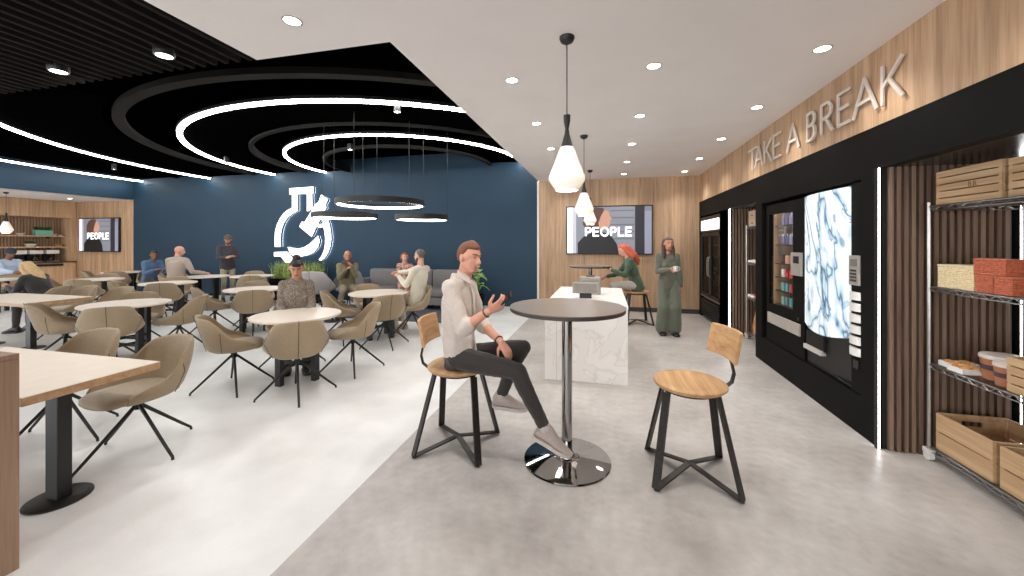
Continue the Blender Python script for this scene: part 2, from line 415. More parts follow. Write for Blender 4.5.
# ------------------------------------------------------------------ pendants over the counter
def shade_profile():
    return [(.045, 0), (.06, -.03), (.085, -.1), (.115, -.175), (.132, -.22), (.13, -.245), (.11, -.275), (.085, -.31), (.078, -.315)]
PSH = plain('opal_glass_shade', (236, 226, 214), .25, nscale=4, var=.02)
def m_shade():
    x = N('opal_glass_lit'); x.b.inputs['Base Color'].default_value = hexc(236, 228, 218); x.b.inputs['Roughness'].default_value = .2
    x.b.inputs['Emission Color'].default_value = hexc(255, 240, 222); x.b.inputs['Emission Strength'].default_value = .28; return x.m
SHADE = m_shade()
def pendant(loc, label, drop=.86, ztop=ZC):
    t = thing('pendant_lamp', label, 'pendant lamp', (loc[0], loc[1], ztop), 0, 'white glass pendant lamps')
    MB().lathe([(.0, 0), (.055, -.001), (.055, -.012), (.045, -.035), (.02, -.05), (.0, -.052)], n=20, cap=False).build('ceiling_rose', BLACK, t, smooth=True)
    zs = -.567
    MB().tube([(0, 0, -.045), (0, 0, zs - .0)], .004, 8).build('cord', BLACK, t)
    MB().lathe([(.004, zs), (.026, zs - .003), (.024, zs - .05), (.014, zs - .1), (.018, zs - .14), (.042, zs - .225), (.046, zs - .24)], n=20).build('lamp_holder', BLACK, t, smooth=True)
    m = MB().lathe([(r, z + zs - .235) for r, z in shade_profile()], n=32, cap=False)
    m.lathe([(r - .004, z + zs - .235) for r, z in shade_profile()], n=32, cap=False)
    m.build('lamp_shade', SHADE, t, smooth=.9)
    MB().lathe([(.076, zs - .547), (.076, zs - .551)], n=24).build('diffuser', LENS, t)
    return t
pendant((-.266, 2.82), 'large white glass pendant lamp with black neck, the nearest, above the round bar table')
pendant((-.278, 5.46), 'white glass pendant lamp in the middle of the row, above the white counter')
pendant((-.290, 8.1), 'small-looking white glass pendant lamp, farthest of the row, close to the big screen')
pa = pendant((-15.9, 7.0), 'white pendant lamp hanging in the oak alcove at the left picture edge', ztop=2.97)
for ch in [c for c in COL.objects if c.parent is pa]: pass

# ------------------------------------------------------------------ ring pendants by the blue wall
def ring_pendant(loc, r, label):
    t = thing('ring_pendant', label, 'pendant lamp', loc, 0, 'black ring pendants in front of the blue wall')
    sq = lambda a, b, z0, z1: [(a, z0), (b, z0), (b, z1), (a, z1), (a, z0)]
    MB().lathe(sq(r - .03, r, -.03, .06), n=72, cap=False).build('ring_body', BLACK, t, smooth=.6)
    MB().lathe(sq(r - .040, r - .0305, -.029, .012), n=72, cap=False).build('diffuser', LEDR, t, smooth=.6)
    for k in range(3):
        a = .5 + k * 2 * PI / 3
        MB().tube([(math.cos(a) * (r - .02), math.sin(a) * (r - .02), .06), (math.cos(a) * (r - .02), math.sin(a) * (r - .02), 3.88 - loc[2])], .004, 6).build('cable', BLACK, t)
    return t
LEDR = glow('pendant_led', (255, 255, 255), 4.5)
def at(px, py, d):
    return V((fwx * d + rtx * (px - 512) / 385 * d, fwy * d + rty * (px - 512) / 385 * d, 1.58 - (py - 243) / 385 * d))
_a = math.atan(92.5 / 385); fwx, fwy, rtx, rty = -math.sin(_a), math.cos(_a), math.cos(_a), math.sin(_a)
ring_pendant(at(381, 204, 6.6), .73, 'large black ring pendant with white light rim, highest of the three')
ring_pendant(at(345.5, 216.5, 7.0), .56, 'black ring pendant overlapping the wall emblem, lower left of the three')
ring_pendant(at(422, 218.5, 6.8), .46, 'smallest black ring pendant, lower right of the three')

# ------------------------------------------------------------------ chairs
def chair_shell():
    """moulded bucket: low rounded back sweeping down into folded sides"""
    import math as m
    NU = 48
    def rim(a):
        t = abs(a)
        if t < .7: return .825 - .02 * (t / .7) ** 2
        if t < 1.75: return .56 + .245 * (.5 + .5 * math.cos(PI * (t - .7) / 1.05))
        return .56 - .09 * min(1, (t - 1.75) / .75)
    def plan(a, w, dp, e=2.6):
        s_, c_ = math.sin(a), -math.cos(a)
        f = lambda v: math.copysign(abs(v) ** (2 / e), v)
        return V((f(s_) * w, f(c_) * dp, 0))
    A = 2.35
    vs = []; fs = []
    levels = [(0, .0), (.33, .0), (.66, .0), (1, .0), (1, .3), (1, .62), (1, 1)]
    rows_ = []
    for i in range(NU + 1):
        a = -A + 2 * A * i / NU; h = rim(a); row = []
        for (q, t) in levels:
            if t == 0:
                p = plan(a, .215 * q, .225 * q); z = .415 + .02 * q * q
            else:
                bulge = .265 + .03 * math.sin(PI * min(1, t * 1.1)); lean = (h - .44) * .25 * max(0, math.cos(a * .8))
                p = plan(a, (.215 + (bulge - .2) * min(1, t * 1.6)) * (1 - .10 * max(0, t - .6) / .4 * (abs(a) < 1.2)), .225 + .012 * t + lean * t)
                z = .435 + (h - .435) * t
            row.append(V((p.x, p.y, z)))
        rows_.append(row)
    # front lip: close the seat pan across the front
    n = len(levels)
    for row in rows_: vs += row
    for i in range(NU):
        for j in range(n - 1):
            fs.append((i * n + j, (i + 1) * n + j, (i + 1) * n + j + 1, i * n + j + 1))
    base = len(vs)
    # front sector of the pan
    K = 12; prev = None
    for i in range(K + 1):
        a = A + (2 * PI - 2 * A) * i / K
        for q in (0, .33, .66, 1):
            p = plan(a, .215 * q, .285 * q); vs.append(V((p.x, p.y, .415 + .02 * q * q)))
    for i in range(K):
        for j in range(3):
            fs.append((base + i * 4 + j, base + (i + 1) * 4 + j, base + (i + 1) * 4 + j + 1, base + i * 4 + j + 1))
    mb = MB(); mb.add(vs, fs); return mb, rows_
def swivel_chair(cushion=TANSEAT, fab=TAN, name='swivel_chair'):
    t = thing(name, '', 'chair')
    mb, rows_ = chair_shell()
    o = mb.build('shell', fab, t, fix=False, mods=[('WELD', dict(merge_threshold=.002))])
    bm = bmesh.new(); bm.from_mesh(o.data); bmesh.ops.recalc_face_normals(bm, faces=bm.faces); bm.to_mesh(o.data); bm.free()
    md = o.modifiers.new('s', 'SOLIDIFY'); md.thickness = .024; md.offset = 0
    md = o.modifiers.new('b', 'SUBSURF'); md.levels = 1; md.render_levels = 1
    bake(o); o.data.polygons.foreach_set('use_smooth', [True] * len(o.data.polygons))
    # cushion
    c = MB(); secs = []
    for z, k in ((.437, .9), (.445, 1), (.475, 1.0), (.492, .93), (.498, .6)):
        ring = []
        for i in range(28):
            a = 2 * PI * i / 28; f = lambda v: math.copysign(abs(v) ** (2 / 3.2), v)
            ring.append(V((f(math.cos(a)) * .222 * k, .035 + f(math.sin(a)) * .25 * k, z)))
        secs.append(ring)
    c.loft(secs).build('seat_cushion', cushion, t, smooth='all')
    # centre seam down the back and the folded creases at the sides
    mid = rows_[24]; s = MB()
    s.tube([p + V((0, -.0135, 0)) for p in mid[3:]], .0028, 6)
    s.build('back_seam', SEAM, t)
    for sg in (1, -1):
        r_ = rows_[24 + sg * 12]; s = MB(); s.tube([p + V((sg * .009, -.009, 0)) for p in r_[3:]], .0026, 6)
        s.build('side_seam', SEAM, t)
    MB().lathe([(.0, .405), (.05, .402), (.05, .39), (.03, .385), (.027, .33), (.02, .325), (0, .325)], n=18, cap=False).build('hub', BLACK, t, smooth=.6)
    for k in range(4):
        a = k * PI / 2
        d = V((math.cos(a), math.sin(a), 0))
        MB().tube([d * .012 + V((0, 0, .362)), d * .30 + V((0, 0, .085)), d * .368 + V((0, 0, .022)), d * .372 + V((0, 0, .0))], [.013, .011, .010, .010], 8).build('leg', BLACK, t, smooth=.8)
    return t
chair0 = swivel_chair(); _cu = [0]; PLACED = []
def chair(x, y, face, label, group=None):
    """face: angle of the facing direction, degrees from +X"""
    rz = math.radians(face - 90); PLACED.append((x, y))
    g = group or 'taupe swivel chairs'
    if not _cu[0]:
        _cu[0] = 1; chair0.location = (x, y, 0); chair0.rotation_euler.z = rz; chair0['label'] = label; chair0['group'] = g; return chair0
    return copy_thing(chair0, (x, y, 0), rz, label, g)

# ------------------------------------------------------------------ café tables
def round_table(name='cafe_table'):
    t = thing(name, '', 'table')
    MB().lathe([(0, .722), (.462, .722), (.475, .727), (.475, .745), (.47, .75), (0, .75)], n=64, cap=False).build('table_top', STONETOP, t, smooth=.6)
    MB().lathe([(.0, .716), (.2, .716), (.2, .7215), (0, .7215)], n=24, cap=False).box(-.26, .26, -.035, .035, .69, .72).box(-.035, .035, -.26, .26, .69, .72).build('top_frame', BLACK, t)
    for k in range(4):
        a = k * PI / 2; c, s_ = math.cos(a), math.sin(a)
        MB().box(-.028, .028, -.035, .035, 0, .70, mat=M.Translation((c * .25, s_ * .25, 0)) @ M.Rotation(a, 4, 'Z')).build('leg', BLACK, t)
    for z in (.16, .26):
        MB().box(-.25, .25, -.016, .016, z, z + .032).box(-.016, .016, -.25, .25, z, z + .032).build('crossbar', BLACK, t)
    return t
T0 = round_table()
TAB = [
    ((-3.495, 3.789), 'pale round table where the dark-haired woman in the patterned blouse sits'),
    ((-3.70, 5.78), 'pale round table just in front of the grey sofa'),
    ((-6.20, 5.73), 'pale round table directly behind the woman in the patterned blouse, on her left'),
    ((-8.73, 8.0), 'pale round table farthest back, near the planter below the wall emblem'),
    ((-6.43, 3.93), 'pale round table between the two oak-edged rectangular tables and the patterned-blouse woman'),
    ((-8.90, 6.18), 'pale round table in front of the bald man in the beige suit jacket'),
    ((-11.39, 6.39), 'pale round table below the small screen on the oak alcove wall'),
    ((-13.5, 8.2), 'small-looking pale round table in the far corner beside the oak alcove wall'),
    ((-9.75, 7.65), 'pale round table beyond the man in the beige suit jacket, by his hand'),
    ((-13.6, 5.75), 'pale round table at the left picture edge in front of the blonde woman'),
]
for i, (p, l_) in enumerate(TAB):
    if i == 0: t = T0; t.location = (p[0], p[1], 0); t['label'] = l_
    else: t = copy_thing(T0, (p[0], p[1], 0), label=l_)
    t['group'] = 'pale round cafe tables'
def rect_table(x0, x1, y0, y1, label, cols_):
    t = thing('rectangular_table', label, 'table', ((x0 + x1) / 2, (y0 + y1) / 2, 0), 0, 'oak-edged rectangular tables')
    hx, hy = (x1 - x0) / 2, (y1 - y0) / 2
    MB().box(-hx, hx, -hy, hy, .70, .7465).build('table_top', OAKTOP, t, bevel=.002)
    MB().box(-hx + .001, hx - .001, -hy + .001, hy - .001, .7465, .75).build('top_surface', PALETOP, t)
    for c in cols_:
        x = c[0] - t.location.x; y = c[1] - t.location.y
        MB().box(x - .055, x + .055, y - .035, y + .035, .012, .7).build('column', BLACK, t, bevel=.006)
        MB().lathe([(0, 0), (.15, 0), (.15, .008), (.14, .014), (0, .016)], (x, y, 0), 48, cap=False).build('base_plate', BLACK, t, smooth=.6)
        MB().box(x - .14, x + .14, y - .1, y + .1, .692, .7).build('mounting_plate', BLACK, t)
    return t
rect_table(-4.66, -3.03, 1.39, 2.05, 'oak-edged rectangular table in the left foreground on a black oval-footed column', [(-3.28, 1.66), (-4.4, 1.67)])
rect_table(-9.5, -7.72, 3.56, 4.30, 'oak-edged rectangular table farther back at the left picture edge', [(-8.36, 3.93), (-9.3, 3.93)])

# chairs round the tables, on the diagonals
o_ = .40
TN = ['table of the patterned-blouse woman', 'table before the grey sofa', 'table behind the patterned-blouse woman', 'farthest table, under the emblem', 'table between the oak tables',
      'table before the beige-suited man', 'table below the small alcove screen', 'table in the far corner', 'table beyond the beige-suited man', 'table of the blonde woman']
skip = {(8, 1), (3, 3), (8, 2), (8, 3), (7, 2), (9, 0), (9, 1), (3, 0), (9, 3), (5, 3), (6, 3)}
jit = {(0, 0): (-.05, .0, 8), (0, 1): (-.02, -.01, 0), (0, 3): (.04, .02, -6), (1, 1): (.01, -.07, 4), (1, 3): (.03, -.03, 10), (4, 3): (.02, -.02, -8), (4, 0): (-.06, .02, 12), (2, 0): (-.06, .03, 10), (2, 2): (-.02, .03, 6), (6, 1): (.05, -.04, -12)}
def group_of_chairs():
  for i, (p, l_) in enumerate(TAB):
    for k, (sx, sy, nm) in enumerate(((-1, -1, 'near left'), (1, -1, 'near right'), (-1, 1, 'far left'), (1, 1, 'far right'))):
        if (i, k) in skip: continue
        jx, jy, ja = jit.get((i, k), (random.uniform(-.03, .03), random.uniform(-.03, .03), random.uniform(-8, 8)))
        x, y = p[0] + sx * o_ + jx, p[1] + sy * o_ + jy
        if any(math.hypot(x - q[0], y - q[1]) < .62 for q in PLACED): continue
        ang = math.degrees(math.atan2(-sy, -sx)) + ja
        chair(x, y, ang, 'taupe swivel chair, %s at the %s' % (nm, TN[i]))
chair(-3.43, 2.17, -93, 'large-looking taupe swivel chair at the foreground rectangular table, nearest to its right end')
chair(-4.30, 2.2, -88, 'taupe swivel chair half hidden behind the foreground rectangular table, second from its right end')
chair(-8.12, 4.70, -85, 'taupe swivel chair behind the farther rectangular table, at its right end')
chair(-8.95, 4.66, -93, 'taupe swivel chair behind the farther rectangular table, second from its right end')
chair(-8.15, 3.18, 88, 'taupe swivel chair in front of the farther rectangular table, cut by the left picture edge')
chair(-12.05, 7.95, -20, 'taupe swivel chair under the man in the blue denim shirt')
chair(-9.72, 4.78, 205, 'taupe swivel chair under the blonde woman in the black jacket')
chair(-14.95, 6.45, 10, 'taupe swivel chair behind the person with the dark cap at the left picture edge')

group_of_chairs()

# ------------------------------------------------------------------ bar table and stools
def bar_table(loc, label):
    t = thing('bar_table', label, 'bar table', loc, 0, 'round bar tables on chrome columns')
    MB().lathe([(0, 1.114), (.412, 1.114), (.415, 1.117), (.415, 1.12), (0, 1.12)], n=80, cap=False).build('table_top', GREYTOP, t, smooth=.6)
    MB().lathe([(0, 1.09), (.411, 1.09), (.414, 1.093), (.414, 1.114), (0, 1.114)], n=80, cap=False).build('edge_band', DARKEDGE, t, smooth=.6)
    MB().lathe([(.038, .03), (.038, 1.085), (.1, 1.087), (.1, 1.09)], n=32).build('column', CHROME, t, smooth=.8)
    MB().lathe([(0, 0), (.31, 0), (.315, .004), (.31, .012), (.2, .022), (.09, .032), (.085, .036), (.0, .036)], n=72, cap=False).build('base_plate', CHROME, t, smooth=.5)
    MB().lathe([(.06, .036), (.055, .05), (.042, .06), (.0395, .075)], n=32, cap=False).build('collar', CHROME, t, smooth=.8)
    return t
bar_table((-.266, 2.822, 0), 'tall round bar table with taupe top and chrome column, in the centre foreground')
bar_table((-.275, 7.9, 0), 'round bar table seen edge-on behind the white counter, beside the red-haired woman')
def bar_stool(loc, face, label, btw=0, back=True):
    t = thing('bar_stool', label, 'stool', loc, math.radians(face - 90), 'wooden bar stools on dark metal legs')
    s = MB(); n = 48
    prof = [(0, .595), (.18, .595), (.222, .603), (.238, .618), (.238, .630), (.225, .64), (.18, .637), (.1, .630), (0, .627)]
    s.loft([[V((r * math.cos(2 * PI * k / n) * 1.0, r * math.sin(2 * PI * k / n) * .98, z)) for k in range(n)] for r, z in [(max(r, .002), z) for r, z in prof]])
    s.build('seat', SEATWOOD, t, smooth=.9)
    MB().lathe([(0, .575), (.17, .575), (.175, .594), (0, .594)], n=32, cap=False).build('seat_ring', IRON, t, smooth=.6)
    hub = V((0, 0, .075))
    for sx in (-1, 1):
        for sy in (-1, 1):
            top = V((sx * .065, sy * .115, .585)); sh = V((sx * .085, sy * .158, .572)); ft = V((sx * .25, sy * .25, .012))
            l_ = MB().bar(top, sh, .04, .012, (sy, -sx, 0)).bar(sh, ft, .052, .016, (sx * .1 + sy * .9, sy * .1 - sx * .9, 0)).bar(ft, hub, .042, .012, (sy, -sx, 0))
            l_.ball(ft, .012, 0, 8, 5)
            l_.build('leg', IRON, t, bevel=.002)
    if not back: return t
    # curved bracket carrying the wooden back
    pts = [V((0, -.15, .585)), V((0, -.235, .592)), V((0, -.285, .63)), V((0, -.30, .69)), V((0, -.285, .76)), V((0, -.255, .83)), V((0, -.26, .90))]
    TW = M.Rotation(math.radians(btw), 4, 'Z'); pts = [TW @ q for q in pts]
    MB().tube(pts, .011, 8, flat=(2.2, .55)).build('back_bracket', IRON, t, smooth=.9)
    bk = MB(); rows_ = []
    for i in range(9):
        u = -1 + i / 4; x = u * .185; y0 = -.245 + .035 * u * u
        rows_.append([V((x, y0 + .012, .80)), V((x, y0 - .026, 1.0)), V((x, y0 - .052, 1.0)), V((x, y0 - .014, .80))])
    bk.loft([[TW @ q for q in r_] for r_ in rows_]); bk.build('backrest', SEATWOOD, t, bevel=.004)
    return t
bar_stool((.567, 2.85, 0), 180, 'empty wooden bar stool on the right of the central bar table', 12)
bar_stool((-1.114, 2.83, 0), 0, 'wooden bar stool under the seated man with the phone', 6)
bar_stool((.62, 7.95, 0), 190, 'backless-looking wooden stool under the red-haired woman at the back', 0, False)

# ------------------------------------------------------------------ counter and what stands on it
t = thing('counter', 'white veined marble counter block in the middle of the grey floor', 'counter', (-.21, 5.28, 0))
MB().box(-.465, .462, -.845, .91, 0, .84).build('body', MARBLE, t, bevel=.002)
MB().box(-.468, .465, -.848, .913, .842, .882).build('worktop', plain('white_worktop', (240, 238, 234), .25), t, bevel=.003)
MB().box(-.33, -.325, -.8465, -.8455, 0, .84).build('joint', plain('joint_line', (190, 184, 178), .6), t)
t = thing('payment_terminal', 'grey till screen with rounded back on a black stand on the white counter', 'till', (-.235, 4.98, .882), math.radians(4))
MB().box(-.075, .075, -.05, .05, 0, .055).build('stand', BLACK, t, bevel=.004)
MB().box(-.165, .165, -.03, .02, .055, .2, mat=M.Rotation(-.12, 4, 'X')).build('screen_housing', GREYPLASTIC, t, bevel=.012, seg=3)
MB().box(-.14, .14, -.0325, -.0295, .075, .175, mat=M.Rotation(-.12, 4, 'X')).build('back_panel', plain('grey_vent', (132, 124, 116), .6), t)
t = thing('printer', 'small grey device standing behind the till screen on the white counter', 'printer', (-.19, 5.4, .882))
MB().box(-.14, .14, -.08, .08, 0, .235).build('housing', GREYPLASTIC, t, bevel=.015, seg=3)
MB().box(-.1, .1, -.0815, -.079, .15, .17).build('paper_slot', BLACK, t)
MB().box(-.06, .06, -.02, .05, .235, .25).build('lid', DARKEDGE, t, bevel=.003)
# ------------------------------------------------------------------ lettering by strokes
def arc(cx, cy, rx, ry, a0, a1, n=10):
    return [(cx + rx * math.cos(math.radians(a0 + (a1 - a0) * i / n)), cy + ry * math.sin(math.radians(a0 + (a1 - a0) * i / n))) for i in range(n + 1)]
GL = {
    'T': (.62, [[(0, 1), (.62, 1)], [(.31, 1), (.31, 0)]]),
    'A': (.72, [[(0, 0), (.36, 1), (.72, 0)], [(.13, .34), (.59, .34)]]),
    'K': (.60, [[(0, 0), (0, 1)], [(.58, 1), (.0, .42)], [(.2, .6), (.6, 0)]]),
    'E': (.5, [[(.5, 1), (0, 1), (0, 0), (.5, 0)], [(0, .52), (.45, .52)]]),
    'B': (.52, [[(0, 0), (0, 1), (.26, 1)] + arc(.26, .77, .22, .23, 90, -90) + [(0, .54)], [(.26, .54)] + arc(.27, .27, .25, .27, 90, -90) + [(0, 0)]]),
    'R': (.55, [[(0, 0), (0, 1), (.26, 1)] + arc(.26, .75, .24, .25, 90, -90) + [(0, .5)], [(.24, .5), (.55, 0)]]),
    'P': (.52, [[(0, 0), (0, 1), (.26, 1)] + arc(.26, .73, .26, .27, 90, -90) + [(0, .46)]]),
    'O': (.76, [arc(.38, .5, .38, .5, 0, 360, 24)]),
    'L': (.46, [[(0, 1), (0, 0), (.46, 0)]]),
    '.': (.1, [[(0, 0), (.05, 0)]]),
}
def glyph(mb, ch, o, u, v, n, h, t, dep, sx=1.0, mi=0):
    """o: lower left corner, u right, v up, n outward normal"""
    o, u, v, n = V(o), V(u), V(v), V(n); w, st = GL[ch]
    P = lambda p: o + u * (p[0] * h * sx) + v * (p[1] * h)
    kb = 0
    for s_ in st:
        pts = [P(p) for p in s_]
        for a, b in zip(pts, pts[1:]):
            d = (b - a)
            if d.length < 1e-6: continue
            kb += 1; d.normalize(); e = t * .42 if len(s_) < 6 else t * .12
            dk = dep * (1 + .03 * kb); mb.bar(a - d * e + n * dk / 2, b + d * e + n * dk / 2, t, dk, d.cross(n), mi)
    return w * h * sx
# TAKE A BREAK on the fascia, letters running towards the viewer
sg = thing('wall_sign', 'pale raised lettering TAKE A BREAK on the oak band over the black wall units', 'sign', (XR, 4.8, 2.62))
LET = plain('sign_letter', (206, 196, 186), .35, nscale=5, var=.03)
spans = [('T', 6.297, 5.97), ('A', 6.05, 5.77), ('K', 5.73, 5.49), ('E', 5.45, 5.22), ('A', 5.08, 4.78), ('B', 4.62, 4.44), ('R', 4.36, 4.14), ('E', 4.08, 3.89), ('A', 3.86, 3.55), ('K', 3.51, 3.28)]
for ch, y0, y1 in spans:
    m = MB(); h = .275; w = GL[ch][0]
    y0 = y0 * .988 - .01; y1 = y1 * .988 + .018; sx = (y0 - y1) / (w * h)
    glyph(m, ch, (-.015, y0 - 4.8, .0), (0, -1, 0), (0, 0, 1), (-1, 0, 0), h, .027, .013, sx)
    m.build('letter', LET, sg)
    m = MB()
    for z in (.06, .22): m.box(-.03, 0, (y0 + y1) / 2 - 4.8 - .004, (y0 + y1) / 2 - 4.8 + .004, z, z + .008)

# ------------------------------------------------------------------ screens
SCRBG = glow('screen_grey', (96, 96, 104), .8)
def screen(name, label, c, w, h, un=1, z=1.0):
    """wall screen facing -y, centre c"""
    t = thing(name, label, 'screen', c)
    MB().box(-w / 2, w / 2, 0, .06, -h / 2, h / 2).build('housing', BLACK, t, bevel=.004)
    b = .028 * un
    MB().box(-w / 2 + b, w / 2 - b, -.002, 0, -h / 2 + b, h / 2 - b).build('display', SCRBG, t)
    W, H = w / 2 - b, h / 2 - b
    e = lambda *p: [(x * W, z_ * H) for x, z_ in p]
    R = M.Rotation(PI / 2, 4, 'X')     # polygon (x, z) -> facing -y
    def flat(nm, poly, mat, k):
        MB().prism(poly, .002 + .0012 * k, .003 + .0012 * k, mat=R).build(nm, mat, t)
    flat('picture_area', e((-1, -1), (-.86, -1), (-.86, 1), (-1, 1)), SCRP[0], 1)
    flat('picture_area', e((-.86, -1), (-.78, -1), (-.78, 1), (-.86, 1)), SCRP[1], 1)
    flat('picture_area', e((-.78, -1), (.62, -1), (.62, 1), (-.78, 1)), SCRP[2], 1)
    for k in range(5):
        flat('picture_line', e((.05, .86 - k * .3), (.6, .86 - k * .3), (.6, .80 - k * .3), (.05, .80 - k * .3)), SCRP[3], 2)
    flat('picture_area', e((.62, -1), (.84, -1), (.84, 1), (.62, 1)), SCRP[4], 1)
    flat('picture_area', e((.84, -1), (1, -1), (1, .8), (.84, .8)), SCRP[5], 1)
    flat('picture_figure', e((-.74, -1), (-.74, -.55), (-.6, -.28), (-.42, -.12), (-.2, -.05), (.05, -.2), (.2, -.6), (.24, -1)), SCRP[6], 3)     # torso in a dark top
    flat('picture_figure', e((-.62, .25), (-.6, .6), (-.5, .86), (-.3, .99), (-.12, .95), (-.06, .7), (-.1, .3), (-.2, .0), (-.36, -.06), (-.52, .04)), SCRP[7], 4)  # hair
    flat('picture_figure', e((-.2, .02), (-.24, .3), (-.18, .6), (-.1, .86), (0, .82), (.03, .62), (.085, .5), (.04, .4), (.045, .28), (.0, .14), (-.09, .1)), SCRP[8], 5)  # face in profile
    m = MB(); hh = H * .34; x = -.54 * W
    fit = .98 * W / (sum(GL[c_][0] for c_ in 'PEOPLE') * hh + 5 * .16 * hh)
    for c_ in 'PEOPLE':
        x += glyph(m, c_, (x, -.012, -.24 * H), (1, 0, 0), (0, 0, 1), (0, -1, 0), hh, hh * .21, .0015, fit * .96) + .26 * hh * fit
    m.build('caption', SCRP[9], t)
    return t
SCRP = [glow('screen_white', (206, 206, 216), .8), glow('screen_pale', (150, 150, 162), .7), glow('screen_mid', (104, 106, 114), .7), glow('screen_line', (84, 86, 94), .7),
        glow('screen_dark', (34, 33, 40), .6), glow('screen_grey_b', (112, 114, 128), .7), glow('screen_black', (22, 22, 23), .4), glow('screen_hair', (74, 52, 44), .5),
        glow('screen_skin', (170, 128, 108), .45), glow('screen_text', (255, 255, 255), .85)]
screen('wall_screen', 'large wall screen showing PEOPLE over a figure in profile, on the oak back wall', (.088, YB - .065, 1.88), 1.96, 1.14)
screen('wall_screen', 'small wall screen showing PEOPLE on the oak alcove wall at left', (-16.36, YB - .065, 1.85), 1.84, 1.13)

# ------------------------------------------------------------------ drinks cooler
def placed(name, label, cat, x, y, z=0, group=None):
    return thing(name, label, cat, (x, y, z), 0, group)
t = placed('drinks_cooler', 'black two-door glass drinks cooler with a blank white lit header', 'cooler', XR, 8.435)
B = MB(); L = .70
B.box(.06, .8, -L, -L + .04, 0, 2.12).box(.06, .8, L - .04, L, 0, 2.12).box(.06, .8, -L, L, 2.08, 2.12).box(.76, .8, -L, L, 0, 2.1).box(.06, .8, -L, L, 0, .48)
B.build('cabinet', BLACK, t)
MB().box(.0, .06, -L, L, 1.80, 2.12).build('header', BLACK, t, bevel=.004)
MB().box(-.006, 0, -L + .03, L - .03, 1.84, 2.05).build('lit_panel', glow('cooler_header', (250, 244, 238), 1.1), t)
for sy in (-1, 1):
    d = MB(); y0, y1 = (-L, -.005) if sy < 0 else (.005, L)
    for a in ((y0, y0 + .06, .48, 1.79), (y1 - .06, y1, .48, 1.79), (y0, y1, .48, .54), (y0, y1, 1.72, 1.79)): d.box(.0, .05, a[0], a[1], a[2], a[3])
    o = d.build('door', BLACK, t)
    MB().box(.02, .028, y0 + .06, y1 - .06, .54, 1.72).build('pane', DARKGLASS, o)
    MB().tube([(.0, sy * .05, .9), (-.035, sy * .05, .93), (-.04, sy * .05, 1.1), (-.035, sy * .05, 1.27), (0, sy * .05, 1.3)], .008, 8).build('handle', STEEL, o)
MB().box(-.004, .06, -L, L, .45, .475).build('chrome_strip', STEEL, t)
for k in range(7):
    MB().box(-.01, .055, -L + .03, L - .03, .06 + k * .052, .09 + k * .052).build('grille_slat', BLACK, t)
for k in range(4):
    MB().box(.1, .7, -L + .04, L - .04, .75 + k * .26, .76 + k * .26).build('rack', STEEL, t)
MB().box(.74, .757, -L + .04, L - .04, .5, 1.78).build('inner_back', plain('cooler_back', (120, 96, 74), .6), t)

# ------------------------------------------------------------------ snack machine
t = placed('vending_machine', 'black vending machine with rows of drinks behind its glass, left of the coffee machine', 'vending machine', XR + .02, 5.22, .325)
y0, y1 = -.51, .48
B = MB()
B.box(.04, .8, y0, y0 + .03, 0, 1.74).box(.04, .8, y1 - .03, y1, 0, 1.74).box(.04, .8, y0, y1, 1.71, 1.74).box(.77, .8, y0, y1, 0, 1.74).box(.04, .8, y0, y1, 0, .45)
B.build('cabinet', BLACK, t)
D = MB(); gy0, gy1 = -.25, .40; gz0, gz1 = .48, 1.62
D.box(0, .04, y0, gy0, 0, 1.74).box(0, .04, gy1, y1, 0, 1.74).box(0, .04, gy0, gy1, gz1, 1.74).box(0, .04, gy0, gy1, 0, gz0)
dr = D.build('door', MATTEBLACK, t)
MB().box(.014, .02, gy0, gy1, gz0, gz1).build('pane', m_glass('vending_glass', f=.05), dr)
MB().box(-.02, .0, y0 + .03, y0 + .27, .895, 1.15).build('keypad_plate', KEYPAD, dr, bevel=.003)
MB().box(-.024, -.02, y0 + .08, y0 + .2, 1.03, 1.11).build('display', BLACK, dr)
MB().box(-.02, .0, -.43, .40, .24, .37).build('delivery_flap', plain('pale_flap', (178, 170, 162), .4), dr, bevel=.003)
MB().lathe([(0, 0), (.02, 0), (.02, .012), (0, .012)], n=16).build('lock', BLACK, dr).matrix_local = M.Translation((0, y0 + .12, .42)) @ M.Rotation(-PI / 2, 4, 'Y')
MB().box(.05, .75, gy1 - .02, gy1 - .004, .46, 1.64).build('inner_side', OAKWALL, t)
lampm = glow('machine_lamp', (255, 244, 230), 3)
MB().box(.05, .08, gy0, gy1 - .03, 1.64, 1.66).build('inner_lamp', lampm, t)
rows_z = [1.50, 1.24, .98, .80, .63, .47]
rows_z = [1.475, 1.235, 1.0, .83, .66, .49]
for z in rows_z:
    MB().box(.06, .6, gy0 + .01, gy1 - .03, z - .012, z).build('tray', DARKEDGE, t)
bm_ = [[(150, 140, 170), (128, 120, 150), (170, 160, 190), (120, 116, 150), (150, 140, 170)], [(120, 110, 146), (96, 90, 130), (150, 142, 170), (104, 98, 130), (120, 110, 146)],
       [(220, 150, 90), (60, 44, 40), (200, 110, 60), (210, 170, 140), (50, 40, 36)], [(200, 50, 44), (214, 206, 200), (206, 60, 50), (190, 44, 40), (230, 226, 220)],
       [(80, 150, 150), (90, 170, 160), (180, 80, 70), (90, 160, 170), (110, 180, 170)], [(90, 150, 140), (150, 190, 180), (100, 170, 170), (80, 140, 150), (140, 180, 170)]]
rn = ['top', 'second', 'third', 'fourth', 'fifth', 'lowest']
cn = ['nearest the keypad', 'second from the keypad', 'middle of its row', 'fourth from the keypad', 'farthest from the keypad']
def cname(c):
    r, g, b = c
    if r > 190 and g > 180: return 'white'
    if r > 170 and g < 90: return 'red'
    if r > 180 and g > 90 and b < 120: return 'orange'
    if r > 180: return 'beige'
    if r < 70: return 'dark brown'
    if b > g + 8: return 'lilac'
    return 'teal'
cm = {}
